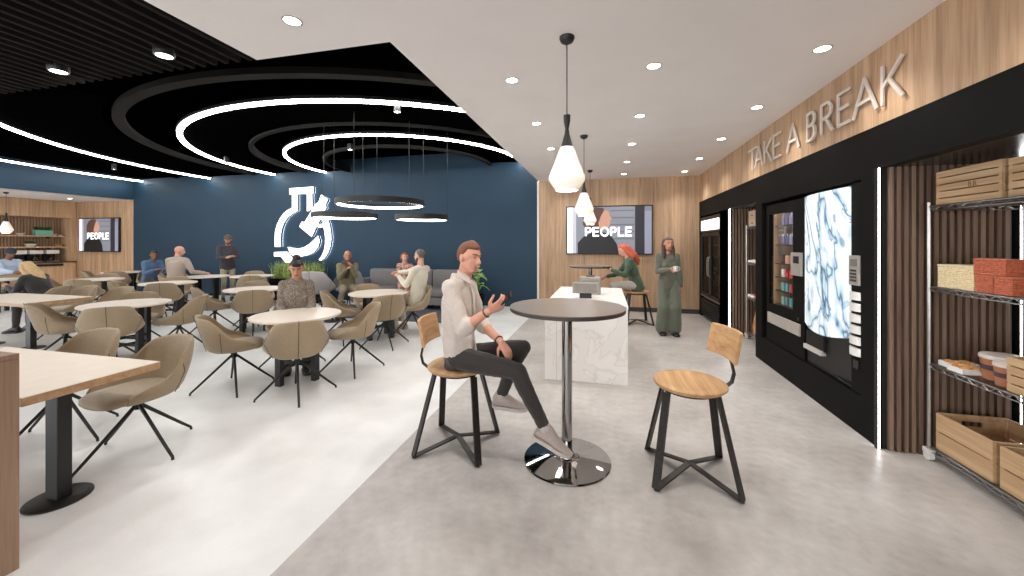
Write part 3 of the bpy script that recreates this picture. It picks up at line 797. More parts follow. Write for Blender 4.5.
def drink(kind):
    if kind == 'bottle':
        b = MB().lathe([(0, 0), (.030, 0), (.032, .01), (.032, .1), (.028, .125), (.013, .15), (.013, .165), (0, .165)], n=14, cap=False)
    else: b = MB().lathe([(0, 0), (.026, 0), (.031, .006), (.031, .11), (.026, .12), (0, .12)], n=14, cap=False)
    return b
for r_, z in enumerate(rows_z):
    for c_ in range(5):
        kind = 'bottle' if r_ in (0, 1) else 'drink_can'
        rgb = bm_[r_][c_]
        if rgb not in cm: cm[rgb] = plain('drink_' + cname(rgb).replace(' ', '_'), rgb, .3, nscale=60, var=.25)
        m = drink('bottle' if r_ in (0, 1) else 'can')
        o = m.build(kind, cm[rgb], None, smooth=.6)
        o.scale = (.8, .8, .86); o.location = (XR + .02 + .10, 5.22 + gy0 + .065 + c_ * .105 * .98, .325 + z)
        tag(o, '%s %s in the %s row of the vending machine, %s' % (cname(rgb), 'bottle' if r_ < 2 else 'drink can', rn[r_], cn[c_]), 'bottle' if r_ < 2 else 'can', 'drinks in the vending machine')

# ------------------------------------------------------------------ coffee machine with the water artwork
t = placed('coffee_machine', 'black coffee vending machine with a curved lit panel of white and blue water swirls', 'coffee machine', XR + .02, 4.23, .325)
y0, y1 = -.47, .47
MB().box(.02, .8, y0, y1, 0, 1.76).build('cabinet', BLACK, t, bevel=.004)
def m_water():
    x = N('water_artwork'); co = x.coords((1.0, 1.0, .7))
    n1 = x.n('ShaderNodeTexNoise'); n1.inputs['Scale'].default_value = 1.5; n1.inputs['Detail'].default_value = 2.5; n1.inputs['Distortion'].default_value = 2.6; x.l(co, n1.inputs['Vector'])
    n2 = x.n('ShaderNodeTexNoise'); n2.inputs['Scale'].default_value = 2.6; n2.inputs['Detail'].default_value = 4; n2.inputs['Distortion'].default_value = 1.5; x.l(co, n2.inputs['Vector'])
    a = x.ramp(n1.outputs['Fac'], [(0, hexc(226, 236, 238)), (.40, hexc(228, 236, 238)), (.47, hexc(168, 194, 210)), (.495, hexc(70, 98, 134)), (.515, hexc(180, 204, 216)), (.6, hexc(232, 239, 240)), (1, hexc(222, 234, 238))])
    b = x.ramp(n2.outputs['Fac'], [(0, (1, 1, 1, 1)), (.34, (1, 1, 1, 1)), (.38, hexc(130, 160, 190)), (.40, (1, 1, 1, 1)), (.62, (1, 1, 1, 1)), (.66, hexc(170, 196, 214)), (.7, (1, 1, 1, 1))])
    mm = x.n('ShaderNodeMix'); mm.data_type = 'RGBA'; mm.blend_type = 'MULTIPLY'; mm.inputs[0].default_value = .9
    x.l(a, mm.inputs[6]); x.l(b, mm.inputs[7]); x.l(mm.outputs[2], x.b.inputs['Base Color']); x.l(mm.outputs[2], x.b.inputs['Emission Color'])
    x.b.inputs['Emission Strength'].default_value = .3; x.b.inputs['Roughness'].default_value = .25; return x.m
# curved front: bows out along y and its foot runs in an arc
p = MB(); rings = []
ya, yb = -.335, .462
for i in range(17):
    u = i / 16; y = ya + (yb - ya) * u; bow = -.055 * math.sin(PI * (.12 + .88 * u) if u < .2 else PI * min(1, u * .98 + .02)) - .006
    zb = .385 + .055 * (2 * u - 1) ** 2 - .02 * u
    rings.append([V((bow, y, zb)), V((bow, y, 1.74)), V((.02, y, 1.74)), V((.02, y, zb))])
p.loft(rings).build('lit_panel', m_water(), t, smooth=.5)
MB().box(-.012, .02, y0 + .0, ya - .004, .0, 1.76).build('side_column', MATTEBLACK, t, bevel=.002)
MB().box(-.03, -.012, -.47, -.335, .90, 1.15).build('keypad_plate', KEYPAD, t, bevel=.002)
MB().box(-.034, -.03, -.45, -.36, 1.06, 1.12).build('display', plain('keypad_display', (120, 116, 112), .3), t)
for r_ in range(4):
    for c_ in range(3):
        MB().box(-.034, -.03, -.44 + c_ * .03, -.42 + c_ * .03, .93 + r_ * .028, .948 + r_ * .028).build('key', DARKEDGE, t)
for k in range(6):
    z = .81 - k * .093
    rr = []
    for i in range(9):
        a = PI * i / 8
        rr.append([V((-.012 - .035 * math.sin(a) * .9, -.478 + .0 + .145 * (1 - math.cos(a)) / 2 * 1.0, z + dz)) for dz in (-.033, .033)] )
    m = MB(); prof = [(q[0], q[1]) for q in rr]
    m.loft([[q[0], q[1], V((-.012, q[1].y, z + .033)), V((-.012, q[0].y, z - .033))] for q in rr])
    m.build('selection_button', WHITEPLASTIC, t, smooth=.6)
MB().box(-.004, .02, .11, .44, .18, .345).build('cup_recess', plain('black_recess', (8, 8, 8), .6), t)
MB().box(-.03, .02, .11, .44, .155, .20).build('cup_tray', plain('pale_tray', (196, 190, 184), .4), t, bevel=.003)
MB().box(-.016, .0, -.44, -.37, .2, .27).build('coin_return', plain('coin_black', (10, 10, 10), .3), t)
MB().box(-.004, .02, -.46, -.1, .012, .03).build('foot_slot', plain('slot_black', (6, 6, 6), .6), t)

# ------------------------------------------------------------------ wire shelves
def wire_shelves(loc, ly, levels, label, w=.545, sgn=-1, span=None):
    """posts at x 0 and w, from y 0 towards sgn*ly"""
    t = thing('wire_shelving_unit', label, 'shelf', loc)
    H = 1.875
    for px in (0, w):
        for py in (0, sgn * ly):
            MB().tube([(px, py, .07), (px, py, H)], .0125, 10).build('post', STEEL, t, smooth=.6)
            c = MB().tube([(px - .014, py, .034), (px + .014, py, .034)], .033, 16).box(px - .02, px + .02, py - .03, py + .03, .05, .085)
            c.build('caster', WHITEPLASTIC if px == 0 else BLACK, t)
    for z in levels:
        s = MB()
        for px in (0, w):
            s.tube([(px, 0, z), (px, sgn * ly, z)], .006, 6).tube([(px, 0, z - .03), (px, sgn * ly, z - .03)], .004, 6)
            k = 0; N_ = int(ly / .05)
            s.tube([(px, sgn * ly * i / N_, z - (.03 if i % 2 else 0)) for i in range(N_ + 1)], .003, 5)
        for py in (0, sgn * ly):
            s.tube([(0, py, z), (w, py, z)], .006, 6).tube([(0, py, z - .03), (w, py, z - .03)], .004, 6)
            s.tube([(w * i / 10, py, z - (.03 if i % 2 else 0)) for i in range(11)], .003, 5)
        n_ = int(ly / .022)
        for i in range(1, n_): s.tube([(0, sgn * ly * i / n_, z + .005), (w, sgn * ly * i / n_, z + .005)], .0022, 4)
        for i in range(1, 4): s.tube([(w * i / 4, 0, z - .002), (w * i / 4, sgn * ly, z - .002)], .004, 5)
        s.build('wire_shelf', WIRE, t)
    return t
LV = [1.845, 1.26, .70, .10]
wire_shelves((2.30, 3.44, 0), 1.55, LV, 'chrome wire shelving unit holding crates, in the near recess at the right picture edge')
wire_shelves((2.29, 7.12, 0), 1.0, LV, 'chrome wire shelving unit in the narrow far recess beside the drinks cooler')

def slat_crate(name, label, x0, x1, y0, y1, z0, h, nb, cat='crate', group='pine crates on the near shelves', text=None, tz=0):
    t = thing(name, label, cat, ((x0 + x1) / 2, (y0 + y1) / 2, z0 + .001), 0, group)
    hx, hy = (x1 - x0) / 2, (y1 - y0) / 2; g = .008; bh = (h - g * (nb - 1)) / nb; th = .012
    for sx in (-1, 1):
        m = MB()
        for k in range(nb):
            z = k * (bh + g); m.box(sx * hx - (th if sx > 0 else 0), sx * hx + (0 if sx > 0 else th), -hy, hy, z, z + bh)
        m.build('side_boards', CRATE, t)
    for sy in (-1, 1):
        m = MB()
        for k in range(nb):
            z = k * (bh + g)
            if k == nb - 1 and nb <= 2:
                m.box(-hx + th, -.06, sy * hy - th / 2, sy * hy + th / 2, z, z + bh).box(.06, hx - th, sy * hy - th / 2, sy * hy + th / 2, z, z + bh).box(-.06, .06, sy * hy - th / 2, sy * hy + th / 2, z, z + bh * .35).box(-.06, .06, sy * hy - th / 2, sy * hy + th / 2, z + bh * .65, z + bh)
            else: m.box(-hx + th, hx - th, sy * hy - th / 2, sy * hy + th / 2, z, z + bh)
        m.build('end_boards', CRATE, t)
    m = MB()
    for sx in (-1, 1):
        for sy in (-1, 1):
            m.box(sx * (hx - th) - .01, sx * (hx - th) + .01, sy * (hy - th) - .01, sy * (hy - th) + .01, 0, h - .004)
    m.box(-hx + th, hx - th, -hy + th, hy - th, 0, .01)
    m.build('floor_and_corners', CRATE, t)
    if text:
        m = MB(); yy = text[1]; 
        for c_ in text[0]:
            yy -= glyph(m, c_, (-hx - .0006, yy, tz), (0, -1, 0), (0, 0, 1), (-1, 0, 0), text[2], text[2] * .16, .0008) + text[2] * .25
        m.build('stencil', CRATED, t)
    return t
# top shelf: slatted crate(s)
slat_crate('slatted_crate', 'long pine crate of five boards on the top near shelf', 2.315, 2.80, 2.93, 3.40, LV[0] + .006, .232, 5, text=('B.B.', -.02, .03), tz=.10)
slat_crate('slatted_crate', 'pine crate on the top near shelf, mostly cut off by the right picture edge', 2.315, 2.80, 2.30, 2.89, LV[0] + .006, .225, 5)
WICK = m_fabric('cream_wicker', (204, 184, 140), (232, 216, 178), 90)
RED = m_fabric('terracotta_weave', (160, 74, 44), (196, 104, 66), 70)
def woven_box(label, x0, x1, y0, y1, z0, h, mat, grp=None):
    t = thing('woven_box', label, 'basket', ((x0 + x1) / 2, (y0 + y1) / 2, z0), 0, grp)
    hx, hy = (x1 - x0) / 2, (y1 - y0) / 2
    m = MB(); n = max(3, int(h / .012))
    rr = []
    for i in range(n + 1):
        for q, d in ((0, .0), (.5, .004)):
            z = h * (i + q) / (n + .5); k = d
            rr.append([V((sx * (hx + k), sy * (hy + k), z)) for sx, sy in ((1, 1), (-1, 1), (-1, -1), (1, -1))])
    m.loft(rr); m.build('body', mat, t)
    MB().box(-hx - .005, hx + .005, -hy - .005, hy + .005, h, h + .012).build('lid', mat, t, bevel=.003)
    return t
z = LV[1] + .007
woven_box('cream wicker box at the far end of the second near shelf', 2.315, 2.68, 3.11, 3.38, z, .150, WICK)
woven_box('terracotta woven box lower left of the stack of three on the second near shelf', 2.315, 2.45, 2.985, 3.095, z, .098, RED, 'terracotta woven boxes')
woven_box('terracotta woven box lower right of the stack of three on the second near shelf', 2.315, 2.45, 2.865, 2.972, z, .098, RED, 'terracotta woven boxes')
woven_box('terracotta woven box topmost of the stack of three on the second near shelf', 2.315, 2.42, 2.905, 3.105, z + .113, .090, RED, 'terracotta woven boxes')
woven_box('light grey woven box on the second near shelf at the right picture edge', 2.43, 2.62, 2.80, 2.86, z, .19, LTGREYFAB)
# third shelf: trays, tubs, crates
z = LV[2] + .007
PAST = plain('golden_pastry', (196, 140, 80), .7, nscale=40, var=.3)
def food_tray(label, cx, cy, z, w, l, group=None, food=True):
    t = thing('food_tray', label, 'tray', (cx, cy, z), 0, group)
    MB().box(-w / 2, w / 2, -l / 2, l / 2, 0, .004).box(-w / 2, -w / 2 + .006, -l / 2, l / 2, 0, .035).box(w / 2 - .006, w / 2, -l / 2, l / 2, 0, .035).box(-w / 2, w / 2, -l / 2, -l / 2 + .006, 0, .035).box(-w / 2, w / 2, l / 2 - .006, l / 2, 0, .035).build('dish', WHITEPLASTIC, t)
    m = MB()
    for i in range(3):
        for j in range(2): m.ball((-w / 4 + j * w / 2, -l / 3 + i * l / 3, .024), (w * .2, l * .15, .02), 0, 10, 6)
    m.build('pastry_filling', PAST, t); t.children[-1]['kind'] = 'stuff' if False else None
    return t
def food_tray(label, cx, cy, z, w, l, group=None, col=PAST):
    t = thing('food_tray', label, 'tray', (cx, cy, z), 0, group)
    MB().box(-w / 2, w / 2, -l / 2, l / 2, 0, .004).box(-w / 2, -w / 2 + .006, -l / 2, l / 2, .004, .035).box(w / 2 - .006, w / 2, -l / 2, l / 2, .004, .035).box(-w / 2 + .006, w / 2 - .006, -l / 2, -l / 2 + .006, .004, .035).box(-w / 2 + .006, w / 2 - .006, l / 2 - .006, l / 2, .004, .035).build('dish', WHITEPLASTIC, t)
    for i in range(3):
        for j in range(2): MB().ball((-w / 4 + j * w / 2, -l / 3.2 + i * l / 3.2, .026), (w * .19, l * .14, .022), 0, 10, 6).build('pastry', col, t, smooth='all')
    return t
food_tray('white dish of golden pastries at the far end of the third near shelf', 2.42, 3.36, z, .17, .10, 'white food dishes on the near shelf')
food_tray('white dish of golden pastries beside the round tub on the third near shelf', 2.37, 3.235, z, .13, .12, 'white food dishes on the near shelf')
TUB = plain('copper_tub', (166, 108, 76), .35); TUBD = plain('tub_dark_band', (70, 52, 56), .5)
def tub(label, cx, cy, z, r, h):
    t = thing('round_tub', label, 'tub', (cx, cy, z), 0, 'round lidded tubs')
    MB().lathe([(0, 0), (r * .84, 0), (r * .95, h - .012), (0, h - .012)], n=36, cap=False).build('body', TUB, t, smooth=.6)
    MB().lathe([(r * .9, h * .42), (r * .915, h * .42), (r * .935, h * .64), (r * .92, h * .64)], n=36, cap=False).build('label_band', TUBD, t, smooth=.6)
    MB().lathe([(0, h - .012), (r, h - .012), (r, h + .004), (r * .96, h + .01), (0, h + .01)], n=36, cap=False).build('lid', plain('tub_lid', (206, 196, 186), .4), t, smooth=.6)
tub('large round copper-coloured tub with pale lid and dark band, left of the smaller tub', 2.475, 3.12, z, .105, .145)
tub('smaller round copper-coloured tub with pale lid, in front of the shelf crate', 2.40, 2.985, z, .07, .13)
tub('round tub with pale lid standing behind the other tubs against the battens', 2.70, 3.02, z, .1, .16)
CR3 = 'pine crates on the near shelves'
slat_crate('slatted_crate', 'reddish pine crate of four boards on the third near shelf, right of the tubs', 2.315, 2.75, 2.45, 2.90, z, .20, 4)
z = LV[3] + .007
slat_crate('slatted_crate', 'open two-board pine crate at the far end of the lowest near shelf', 2.315, 2.72, 2.985, 3.40, z, .255, 2)
slat_crate('slatted_crate', 'two-board pine crate with stencilled letters on the lowest shelf, at the picture edge', 2.315, 2.72, 2.5, 2.94, z, .25, 2, text=('B.B.', -.03, .035), tz=.05)
# far recess
PALECARD = plain('pale_cardboard', (206, 176, 146), .7)
def carton(label, cx, cy, z, w, l, h):
    t = thing('carton', label, 'box', (cx, cy, z), 0, 'pale cartons in the far recess')
    MB().box(-w / 2, w / 2, -l / 2, l / 2, 0, h * .72).build('body', PALECARD, t, bevel=.003)
    MB().box(-w / 2 - .003, w / 2 + .003, -l / 2 - .003, l / 2 + .003, h * .72, h).build('lid', PALECARD, t, bevel=.003)
    MB().box(-w / 2 - .004, -w / 2, -.03, .03, h * .3, h * .45).build('hand_hole', DARKEDGE, t)
z = LV[0] + .007
carton('pale carton lower of the two on the top shelf in the far recess', 2.46, 6.93, z, .3, .32, .125)
carton('pale carton upper of the two on the top shelf in the far recess', 2.46, 6.93, z + .127, .3, .32, .125)
YEL = plain('yellow_rolls', (206, 190, 120), .7, nscale=40, var=.25)
food_tray('tray of yellow rolls on the upper middle shelf in the far recess', 2.43, 6.93, 1.267, .26, .3, col=YEL)
food_tray('tray of reddish pastries on the lower shelf in the far recess', 2.43, 6.95, .707, .26, .3, col=plain('reddish_pastry', (170, 96, 70), .7, nscale=40, var=.3))
food_tray('second tray of yellow rolls, nearer the front, in the far recess', 2.43, 6.62, 1.267, .26, .24, col=YEL)
t = thing('paper_bag', 'crumpled brown paper bag on the lowest shelf in the far recess', 'bag', (2.42, 6.9, .107))
m = MB(); rr = []
for z_, k in ((0, 1), (.12, 1.06), (.26, .98), (.36, .7), (.42, .55)):
    rr.append([V((.09 * k * math.cos(a_) + .01 * math.sin(7 * a_ + z_ * 30), .11 * k * math.sin(a_), z_ + .01 * math.sin(5 * a_))) for a_ in [2 * PI * q / 20 for q in range(20)]])
m.loft(rr).build('body', plain('kraft_paper', (190, 136, 84), .8, nscale=12, var=.2, bumpy=.4), t)
MB().tube([(-.03, 0, .42), (-.03, 0, .47), (.03, 0, .47), (.03, 0, .42)], .004, 6).build('handle', DARKEDGE, t)
EMB = {
'lip' : [(-0.433, 1.237), (0.379, 1.259), (0.379, 1.074), (-0.421, 1.059)] ,
'left' : [(-0.339, 1.066), (-0.14, 1.07), (-0.14, 0.589), (-0.304, 0.523), (-0.481, 0.412), (-0.599, 0.265), (-0.671, 0.117), (-0.713, -0.057), (-0.725, -0.231), (-0.713, -0.43), (-0.929, -0.431), (-0.935, -0.231), (-0.923, -0.006), (-0.863, 0.193), (-0.766, 0.367), (-0.629, 0.529), (-0.481, 0.625), (-0.339, 0.681)] ,
'right' : [(0.162, 1.071), (0.334, 1.075), (0.345, 0.642), (0.231, 0.581), (0.162, 0.573)] ,
'scope' : [(0.629, 1.028), (0.854, 0.887), (0.775, 0.754), (0.798, 0.657), (0.436, 0.058), (0.391, -0.039), (0.322, -0.15), (-0.099, 0.146), (0.0, 0.292), (0.081, 0.261), (0.436, 0.762), (0.55, 0.832)] ,
'arm' : [(0.814, 0.392), (0.898, 0.222), (0.948, -0.018), (0.96, -0.21), (0.926, -0.426), (0.854, -0.595), (0.742, -0.74), (0.629, -0.818), (0.55, -0.79), (0.652, -0.668), (0.719, -0.523), (0.753, -0.354), (0.758, -0.162), (0.73, 0.031), (0.685, 0.167), (0.742, 0.272)] ,
'crescent' : [(0.533, -0.112), (0.589, -0.258), (0.533, -0.427), (0.402, -0.573), (0.219, -0.657), (-0.012, -0.698), (-0.216, -0.709), (-0.392, -0.642), (-0.492, -0.43), (-0.304, -0.464), (-0.128, -0.483), (0.058, -0.443), (0.248, -0.345), (0.402, -0.219)] ,
'foot' : [(-0.959, -0.581), (-0.492, -0.568), (-0.363, -0.701), (-0.187, -0.847), (-0.54, -0.891), (-0.731, -0.704), (-0.959, -0.706)] ,
}
RING_O, RING_I = ([(0.803, 0.272), (0.799, 0.308), (0.784, 0.343), (0.762, 0.374), (0.731, 0.401), (0.695, 0.421), (0.655, 0.434), (0.612, 0.439), (0.569, 0.435), (0.529, 0.424), (0.492, 0.405), (0.461, 0.379), (0.438, 0.348), (0.424, 0.313), (0.419, 0.277), (0.424, 0.24), (0.438, 0.205), (0.461, 0.173), (0.492, 0.147), (0.529, 0.127), (0.569, 0.114), (0.612, 0.11), (0.655, 0.113), (0.695, 0.125), (0.731, 0.144), (0.762, 0.17), (0.784, 0.201), (0.799, 0.235), (0.803, 0.272)], [(0.697, 0.273), (0.695, 0.289), (0.688, 0.305), (0.678, 0.318), (0.665, 0.33), (0.649, 0.339), (0.631, 0.345), (0.612, 0.347), (0.593, 0.345), (0.575, 0.34), (0.559, 0.332), (0.546, 0.32), (0.536, 0.307), (0.529, 0.291), (0.527, 0.275), (0.529, 0.259), (0.536, 0.244), (0.546, 0.23), (0.559, 0.218), (0.575, 0.209), (0.593, 0.204), (0.612, 0.202), (0.631, 0.203), (0.649, 0.208), (0.665, 0.217), (0.678, 0.228), (0.688, 0.242), (0.695, 0.257), (0.697, 0.273)])
# ------------------------------------------------------------------ back-lit emblem (flask with microscope) on the blue wall
EMF = glow('emblem_face', (255, 255, 255), .9); EMS = plain('emblem_side', (40, 40, 44), .5); EMB_BACK = glow('emblem_back', (225, 240, 255), 2.2)
em = thing('wall_emblem', 'large white back-lit emblem of a flask and microscope on the blue wall', 'emblem', (-8.3, YB, 1.9))
RX = M.Rotation(PI / 2, 4, 'X')
for nm, key in (('flask_lip', 'lip'), ('flask_side', 'left'), ('flask_neck', 'right'), ('microscope_tube', 'scope'), ('microscope_arm', 'arm'), ('liquid_crescent', 'crescent'), ('emblem_foot', 'foot')):
    poly = EMB[key]
    o = MB().prism(poly, .05, .12, 0, 1, mat=RX).build(nm, [EMF, EMS], em)
    cx = sum(p[0] for p in poly) / len(poly); cz = sum(p[1] for p in poly) / len(poly)
    MB().prism([(p[0], p[1]) for p in poly], .044, .049, mat=RX).build('halo_light', EMB_BACK, o)
m = MB(); n = len(RING_O) - 1
rr = [[RX @ V((RING_O[i][0], RING_O[i][1], .05)), RX @ V((RING_O[i][0], RING_O[i][1], .125)), RX @ V((RING_I[i][0], RING_I[i][1], .125)), RX @ V((RING_I[i][0], RING_I[i][1], .05))] for i in range(n)]
m.loft(rr, closed=True); m.m = [0 if i % 4 == 1 else 1 for i in range(len(m.f))]
m.build('microscope_ring', [EMF, EMS], em)

# ------------------------------------------------------------------ planter with tall grass
t = thing('planter', 'long black planter of tall green grass under the wall emblem', 'planter', (-8.0, 8.75, 0))
MB().box(-.82, .82, -.17, .17, 0, .62).build('box', MATTEBLACK, t, bevel=.006)
MB().box(-.79, .79, -.14, .14, .62, .625).build('soil', plain('soil', (50, 38, 30), .9), t)
def m_grass(name, a, b, c):
    x = N(name); oi = x.n('ShaderNodeTexNoise'); oi.inputs['Scale'].default_value = 25; x.l(x.coords(), oi.inputs['Vector'])
    x.l(x.ramp(oi.outputs['Fac'], [(.3, hexc(*a)), (.5, hexc(*b)), (.7, hexc(*c))]), x.b.inputs['Base Color']); x.b.inputs['Roughness'].default_value = .5; return x.m
GRASS = m_grass('grass_blades', (84, 112, 50), (146, 168, 84), (206, 208, 142))
g = MB()
for i in range(520):
    x, y = random.uniform(-.78, .78), random.uniform(-.13, .13); h = random.uniform(.28, .52); a = random.uniform(0, 2 * PI); l_ = random.uniform(.02, .16)
    d = V((math.cos(a), math.sin(a), 0)); s_ = V((-d.y, d.x, 0)) * .011
    p0 = V((x, y, .62)); p1 = p0 + d * l_ * .3 + V((0, 0, h * .6)); p2 = p0 + d * l_ + V((0, 0, h))
    g.add([p0 - s_, p0 + s_, p1 + s_ * .8, p1 - s_ * .8, p2], [(0, 1, 2, 3), (3, 2, 4)])
o = g.build('tall_grass', GRASS, t, fix=False); o['kind'] = 'stuff'

# left foreground planter wall
t = thing('planter_divider', 'oak-clad planter divider at the left edge of the foreground', 'planter', (-2.95, 0.2, 0))
OAKD = wood('oak_divider', (120, 94, 74), (146, 116, 93), (164, 136, 113), 'z', .5)
MB().box(-.18, .187, -1.4, 1.06, 0, 1.02).build('cladding', OAKD, t, bevel=.002)
MB().box(-.18, .187, -1.4, 1.06, 1.0205, 1.045).build('top_rim', OAKD, t, bevel=.002)
g = MB()
for i in range(900):
    x, y = random.uniform(-.15, .12), random.uniform(-1.36, .98); h = random.uniform(.005, .03); a = random.uniform(0, 2 * PI)
    d = V((math.cos(a), math.sin(a), 0)); s_ = V((-d.y, d.x, 0)) * .01
    p0 = V((x, y, 1.044)); g.add([p0, p0 + d * .02 + s_ + V((0, 0, h)), p0 + d * .045 + V((0, 0, h * .8)), p0 + d * .02 - s_ + V((0, 0, h))], [(0, 1, 2, 3)])
o = g.build('low_greenery', GREEND, t, fix=False); o['kind'] = 'stuff'

# ------------------------------------------------------------------ lounge corner
RUG = plain('dark_rug', (84, 88, 96), .95, nscale=80, var=.12)
o = MB().box(-6.3, -3.0, 7.05, 8.6, .001, .014).build('rug', RUG, bevel=.004); tag(o, 'dark grey-blue rug under the sofa and lounge chairs by the blue wall', 'rug')
t = thing('sofa', 'long grey sofa with a low segmented back, along the blue wall', 'sofa', (-4.65, 8.75, 0.014))
MB().box(-1.35, 1.35, -.42, .42, .10, .28).build('base', GREYFAB, t, bevel=.02)
for k in range(3):
    x0 = -1.33 + k * .89
    MB().box(x0, x0 + .875, -.44, .22, .285, .46).build('seat_cushion', GREYFAB, t, bevel=.05, seg=3, smooth='all')
    MB().box(x0, x0 + .875, .16, .40, .40, .90).build('back_cushion', GREYFAB, t, bevel=.06, seg=3, smooth='all')
for sx in (-1, 1): MB().box(sx * 1.42 - .09, sx * 1.42 + .09, -.4, .42, .1, .66).build('armrest', GREYFAB, t, bevel=.05, seg=3, smooth='all')
for sx in (-1, 1):
    for sy in (-1, 1): MB().box(sx * 1.25 - .025, sx * 1.25 + .025, sy * .33 - .025, sy * .33 + .025, 0, .1).build('leg', BLACK, t)
lounge = swivel_chair(LTGREYFAB, LTGREYFAB, 'lounge_chair')
for c_ in lounge.children: c_.scale = (1.22, 1.22, 1.22)
lounge['label'] = 'light grey lounge chair with high rounded back, empty, behind the patterned-blouse woman'; lounge['category'] = 'armchair'
lounge.location = (-6.0, 7.05, .0); lounge.rotation_euler.z = math.radians(20)
l2 = swivel_chair(GREYFAB, GREYFAB, 'lounge_chair'); l2['category'] = 'armchair'
for c_ in l2.children: c_.scale = (1.12, 1.12, 1.12)
l2['label'] = 'grey lounge chair under the bearded man in the olive jacket, left of the sofa'; l2.location = (-5.72, 7.72, .014); l2.rotation_euler.z = math.radians(-150)
t = thing('coffee_table', 'low black coffee table beside the light grey lounge chair', 'table', (-5.35, 6.72, 0))
MB().lathe([(0, .36), (.25, .36), (.25, .38), (0, .38)], n=32, cap=False).build('table_top', BLACK, t, smooth=.6)
MB().lathe([(.02, .012), (.02, .36)], n=12).build('column', BLACK, t)
MB().lathe([(0, 0), (.16, 0), (.16, .012), (0, .012)], n=28, cap=False).build('base', BLACK, t)
t = thing('magazine', 'white magazine lying on the low black coffee table', 'magazine', (-5.35, 6.72, .3805), .3)
MB().box(-.1, .1, -.14, .14, 0, .012).build('pages', WHITEPLASTIC, t); MB().box(-.102, .102, -.142, .142, .0122, .014).build('cover', plain('magazine_cover', (210, 206, 200), .4), t)
# leafy plant
t = thing('potted_plant', 'leafy green potted plant by the blue wall, beside the seated man with the phone', 'plant', (-2.81, 8.25, 0))
MB().lathe([(0, 0), (.15, 0), (.19, .42), (.17, .42), (.165, .38), (0, .38)], n=32, cap=False).build('pot', MATTEBLACK, t, smooth=.6)
PLG = plain('broad_leaf', (150, 186, 100), .45, nscale=9, var=.35)
for i in range(22):
    a = i * 2.399; el = random.uniform(.15, 1.25); L_ = random.uniform(.18, .25); h0 = random.uniform(.62, 1.02)
    d = V((math.cos(a) * math.cos(el), math.sin(a) * math.cos(el), math.sin(el)))
    s_ = V((-math.sin(a), math.cos(a), 0)); base = V((0, 0, .38)); tip0 = V((math.cos(a) * .08, math.sin(a) * .08, h0 - .1))
    lf = MB().tube([base, base * .5 + tip0 * .5 + V((0, 0, .03)), tip0], .004, 5)
    ctr = []; 
    for q in range(7):
        u = q / 6; ctr.append((tip0 + d * L_ * u - V((0, 0, .16 * u * u)), .092 * math.sin(PI * min(1, u * .9 + .08)) ** .7))
    vs_ = []
    for p_, w_ in ctr: vs_ += [p_ - s_ * w_ + V((0, 0, .015)), p_, p_ + s_ * w_ + V((0, 0, .015))]
    fs_ = []
    for q in range(6):
        b_ = q * 3; fs_ += [(b_, b_ + 1, b_ + 4, b_ + 3), (b_ + 1, b_ + 2, b_ + 5, b_ + 4)]
    lf.add(vs_, fs_); lf.build('leaf', PLG, t, smooth='all', fix=False)

# ------------------------------------------------------------------ coffee corner in the alcove
OAKC = wood('oak_cabinet', (176, 140, 106), (204, 168, 132), (220, 188, 154), 'z', .5, plank=2)
t = thing('wall_cabinets', 'row of oak wall cabinets above the coffee corner in the alcove', 'cabinet', (-17.75, 6.4, 2.42))
for k in range(6):
    d = MB().box(-.26, .25, -2.9 + k * .965, -2.9 + k * .965 + .957, 0, .54).build('door', OAKC, t, bevel=.003)
t = thing('base_cabinets', 'oak base cabinets with dark worktop in the alcove coffee corner', 'cabinet', (-17.75, 6.4, 0))
MB().box(-.26, .26, -2.9, 2.88, .08, .93).build('body', OAKC, t)
MB().box(-.2, .2, -2.9, 2.88, 0, .08).build('plinth', BLACK, t)
MB().box(-.26, .29, -2.9, 2.88, .93, .965).build('worktop', plain('dark_worktop', (52, 42, 38), .3), t, bevel=.003)
for k in range(6): MB().box(.262, .28, -2.85 + k * .965, -2.85 + k * .965 + .86, .12, .80).build('door', OAKC, t, bevel=.003)
for k in range(3): MB().box(.262, .285, -.95 + k * 1.3, -.95 + k * 1.3 + .9, .83, .9).build('drawer_slot', BLACK, t)
struct(MB().box(-18.0, -17.5, 9.15, 9.3, .965, 2.42).build('trim_2', OAKC))
for z_, l_ in ((1.80, 'upper oak shelf in the alcove coffee corner'), (1.44, 'lower oak shelf in the alcove coffee corner')):
    t = thing('wall_shelf', l_, 'shelf', (-17.83, 6.6, z_))
    MB().box(-.17, .17, -3, 2.53, -.015, .025).build('board', OAKC, t, bevel=.002)
    for k in range(4): MB().box(-.17, -.02, -2.6 + k * 1.6, -2.58 + k * 1.6, -.07, -.016).build('bracket', BLACK, t)
t = thing('plant_box', 'teal planter box with small green plants on the upper alcove shelf', 'planter', (-17.8, 8.62, 1.826))
MB().box(-.09, .09, -.2, .2, 0, .17).build('box', plain('teal_box', (120, 190, 170), .4), t, bevel=.008)
g = MB()
for i in range(160):
    a = random.uniform(0, 2 * PI); p0 = V((random.uniform(-.07, .07), random.uniform(-.17, .17), .168)); h = random.uniform(.05, .13); d = V((math.cos(a), math.sin(a), 0)) * .04; s_ = V((-d.y, d.x, 0)) * .3
    g.add([p0, p0 + d * .6 + s_ + V((0, 0, h * .7)), p0 + d + V((0, 0, h)), p0 + d * .6 - s_ + V((0, 0, h * .7))], [(0, 1, 2, 3)])
o = g.build('small_plants', GREEND, t, fix=False); o['kind'] = 'stuff'
